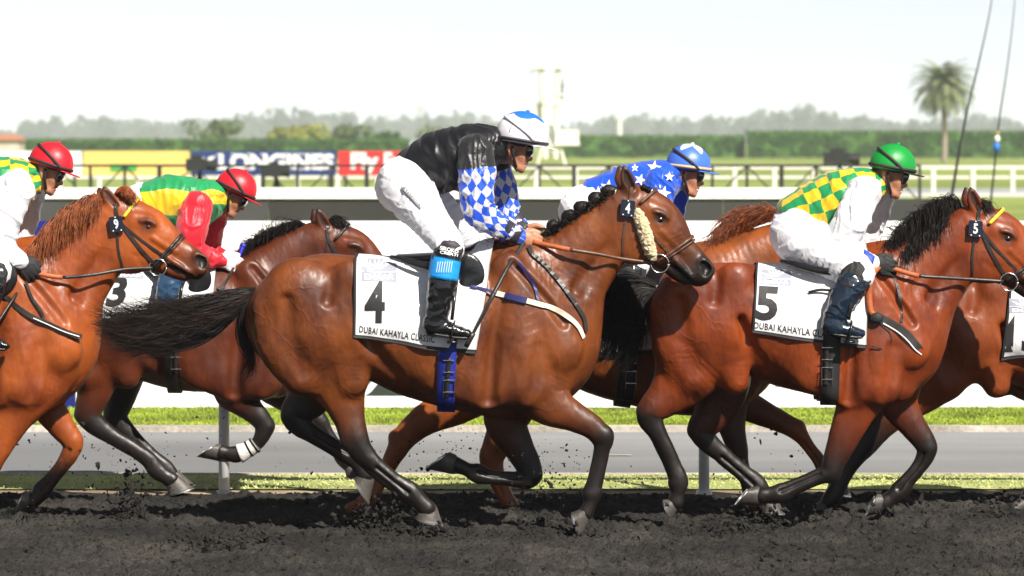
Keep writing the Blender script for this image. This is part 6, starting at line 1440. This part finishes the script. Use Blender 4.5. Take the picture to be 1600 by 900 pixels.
# neck-strap loop held by jockey 5
free_strap(H5['root'], 'neck_rope', [W(1388,388,20.2-.04), W(1384,402,20.2-.19), W(1362,430,20.2-.27), W(1358,455,20.2-.27), W(1360,485,20.2-.28), W(1368,494,20.2-.275)], .032, M_tan, .008)
mb = MB(); mb.ball(W(1370,497,20.2-.29), (.035,.02,.03), 10, 7); mb.build('strap_knot', M_gb, H5['root'], True)

def whip(label, pts, d, J, grip, tip_r=.004, r0=.011):
    P = np.array([W(a, b, d+y) for a, b, y in pts]); P = crom(P, 5); e = empty('riding_whip', P[0], label, 'whip', 'whips held by the jockeys')
    n = len(P); g = max(2, int(n*.32)); mb = MB(); mb.tube(P[:g+1], np.linspace(r0*1.05, r0*.9, g+1), 10); mb.ball(P[0], r0*1.5, 10, 6); mb.build('handle', grip, e, True)
    mb = MB(); mb.tube(P[g:], np.linspace(r0*.8, tip_r, n-g), 8); mb.build('shaft', M_leather if grip is not M_pnum else M_pnum, e, True)
    V, f = ribbon(P[-4:] + [0,-.004,0], np.tile([0,-1.,0], (4, 1)), .026, .006); mesh('flap', V, f, M_leather, e)
whip('black riding whip slanting down across the cloth of horse 4', [(826,366,-.09),(812,390,-.13),(795,415,-.24),(770,462,-.345),(748,505,-.36),(728,542,-.355)], 19.75, J4, M_gb, .007, .013)
whip('riding whip with blue handle held by the white-gloved jockey', [(380,384,-.12),(372,404,-.14),(362,424,-.2),(350,446,-.30),(338,470,-.33)], 22.0, J3, mat('whip_blue', (.03,.03,.45), .4))
whip('dark riding whip at the left edge beside the black glove', [(52,412,-.1),(38,440,-.16),(20,468,-.28),(-4,505,-.36),(-25,540,-.36)], 20.45, J9, M_gb, .006, .012)
# ================================================================== KICKED-UP DIRT
def lumps(C, S, r):
    """irregular clods: displaced octahedra split once"""
    mb = MB(); mb.ball((0, 0, 0), 1, 6, 4); v0 = np.array(mb.v); V, f = [], []
    for c, s in zip(C, S):
        q = v0*r.uniform(.55, 1.25, (len(v0), 1))*np.array([r.uniform(.7, 1.6), r.uniform(.7, 1.2), r.uniform(.5, 1.1)]); a = r.uniform(0, 6.28); m = np.array([[math.cos(a), 0, math.sin(a)], [0, 1, 0], [-math.sin(a), 0, math.cos(a)]])
        b = len(V)*len(v0); V.append((q@m.T)*s + c); f += [tuple(i+b for i in t) for t in mb.f]
    return np.vstack(V), f
M_clod = ground_mat('clod_dirt', [(.3, (.010,.010,.010)), (.7, (.032,.029,.025))], 20, .6, 60, .95, .01)
def spray(name, label, spots, seed):
    r = np.random.default_rng(seed); C, S = [], []
    for (px, py, d, sx, sy, n, s0) in spots:
        for _ in range(int(n*1.1)):
            a, b = r.normal(0, sx), r.normal(0, sy); c = W(px+a, py+b, d); c[1] += r.normal(0, .12)
            if c[2] < .0: c[2] = abs(r.normal(0, .015))
            C.append(c); S.append(s0*.5*np.exp(r.normal(-.2, .55)))
    V, f = lumps(np.array(C), np.array(S), r); return tag(mesh(name, V, f, M_clod, smooth=False), label, 'dirt', kind='stuff')
spray('flying_dirt', 'dark clods of dirt kicked up and flying behind the hooves', [
 (200,690,20.6,70,35,70,.009),(150,735,20.4,45,30,60,.010),(212,750,20.0,10,16,26,.016),(300,700,21.5,90,40,40,.008),(70,690,20.5,50,40,35,.008),
 (520,720,19.9,60,35,35,.008),(610,735,20.0,40,35,40,.008),(690,700,20.2,45,30,55,.008),(760,690,20.3,40,30,45,.008),(845,740,19.8,30,30,70,.010),(870,715,20.0,40,25,45,.009),(855,770,19.8,25,15,50,.012),
 (940,770,20.0,50,14,25,.008),(1010,770,20.1,30,10,25,.008),(1190,730,20.3,35,30,18,.008),(1240,700,20.4,25,25,10,.009),(1480,700,20.4,60,50,6,.008),(30,640,20.6,30,30,10,.008),(160,570,20.8,60,30,14,.007)], 3)
spray('dirt_splash', 'heaps of loose dark dirt bursting up where hooves strike', [
 (600,800,19.95,34,13,200,.017),(560,812,19.9,26,9,110,.016),(640,826,19.6,40,9,130,.016),(200,782,20.4,9,20,90,.017),(212,800,20.2,14,22,100,.017),(880,832,19.6,38,10,160,.016),(830,815,20.2,26,7,90,.015),(1180,800,20.2,24,14,150,.018),(1160,822,20.0,34,9,130,.017),(1090,832,19.8,38,10,110,.015),
 (1280,810,20.2,40,8,80,.014),(1440,795,20.2,60,6,60,.013),(330,850,19.0,34,12,140,.018),(390,838,19.2,26,10,100,.016),(1560,790,20.6,20,8,60,.016),(700,838,19.5,60,9,110,.014),(60,805,20.3,40,8,60,.014)], 5)
r_ = np.random.default_rng(77); n = 6000; C = np.stack([r_.uniform(-4.3, 4.3, n), r_.uniform(16.4, 22.0, n), np.zeros(n)], 1); C[:, 2] = dirt_z(C[:, 0], C[:, 1]) + .004
V, f = lumps(C, .008*np.exp(r_.normal(-.1, .55, n)), r_); tag(mesh('loose_clods', V, f, M_dirt, smooth=False), 'loose clods scattered over the churned dark track', 'dirt', kind='stuff')
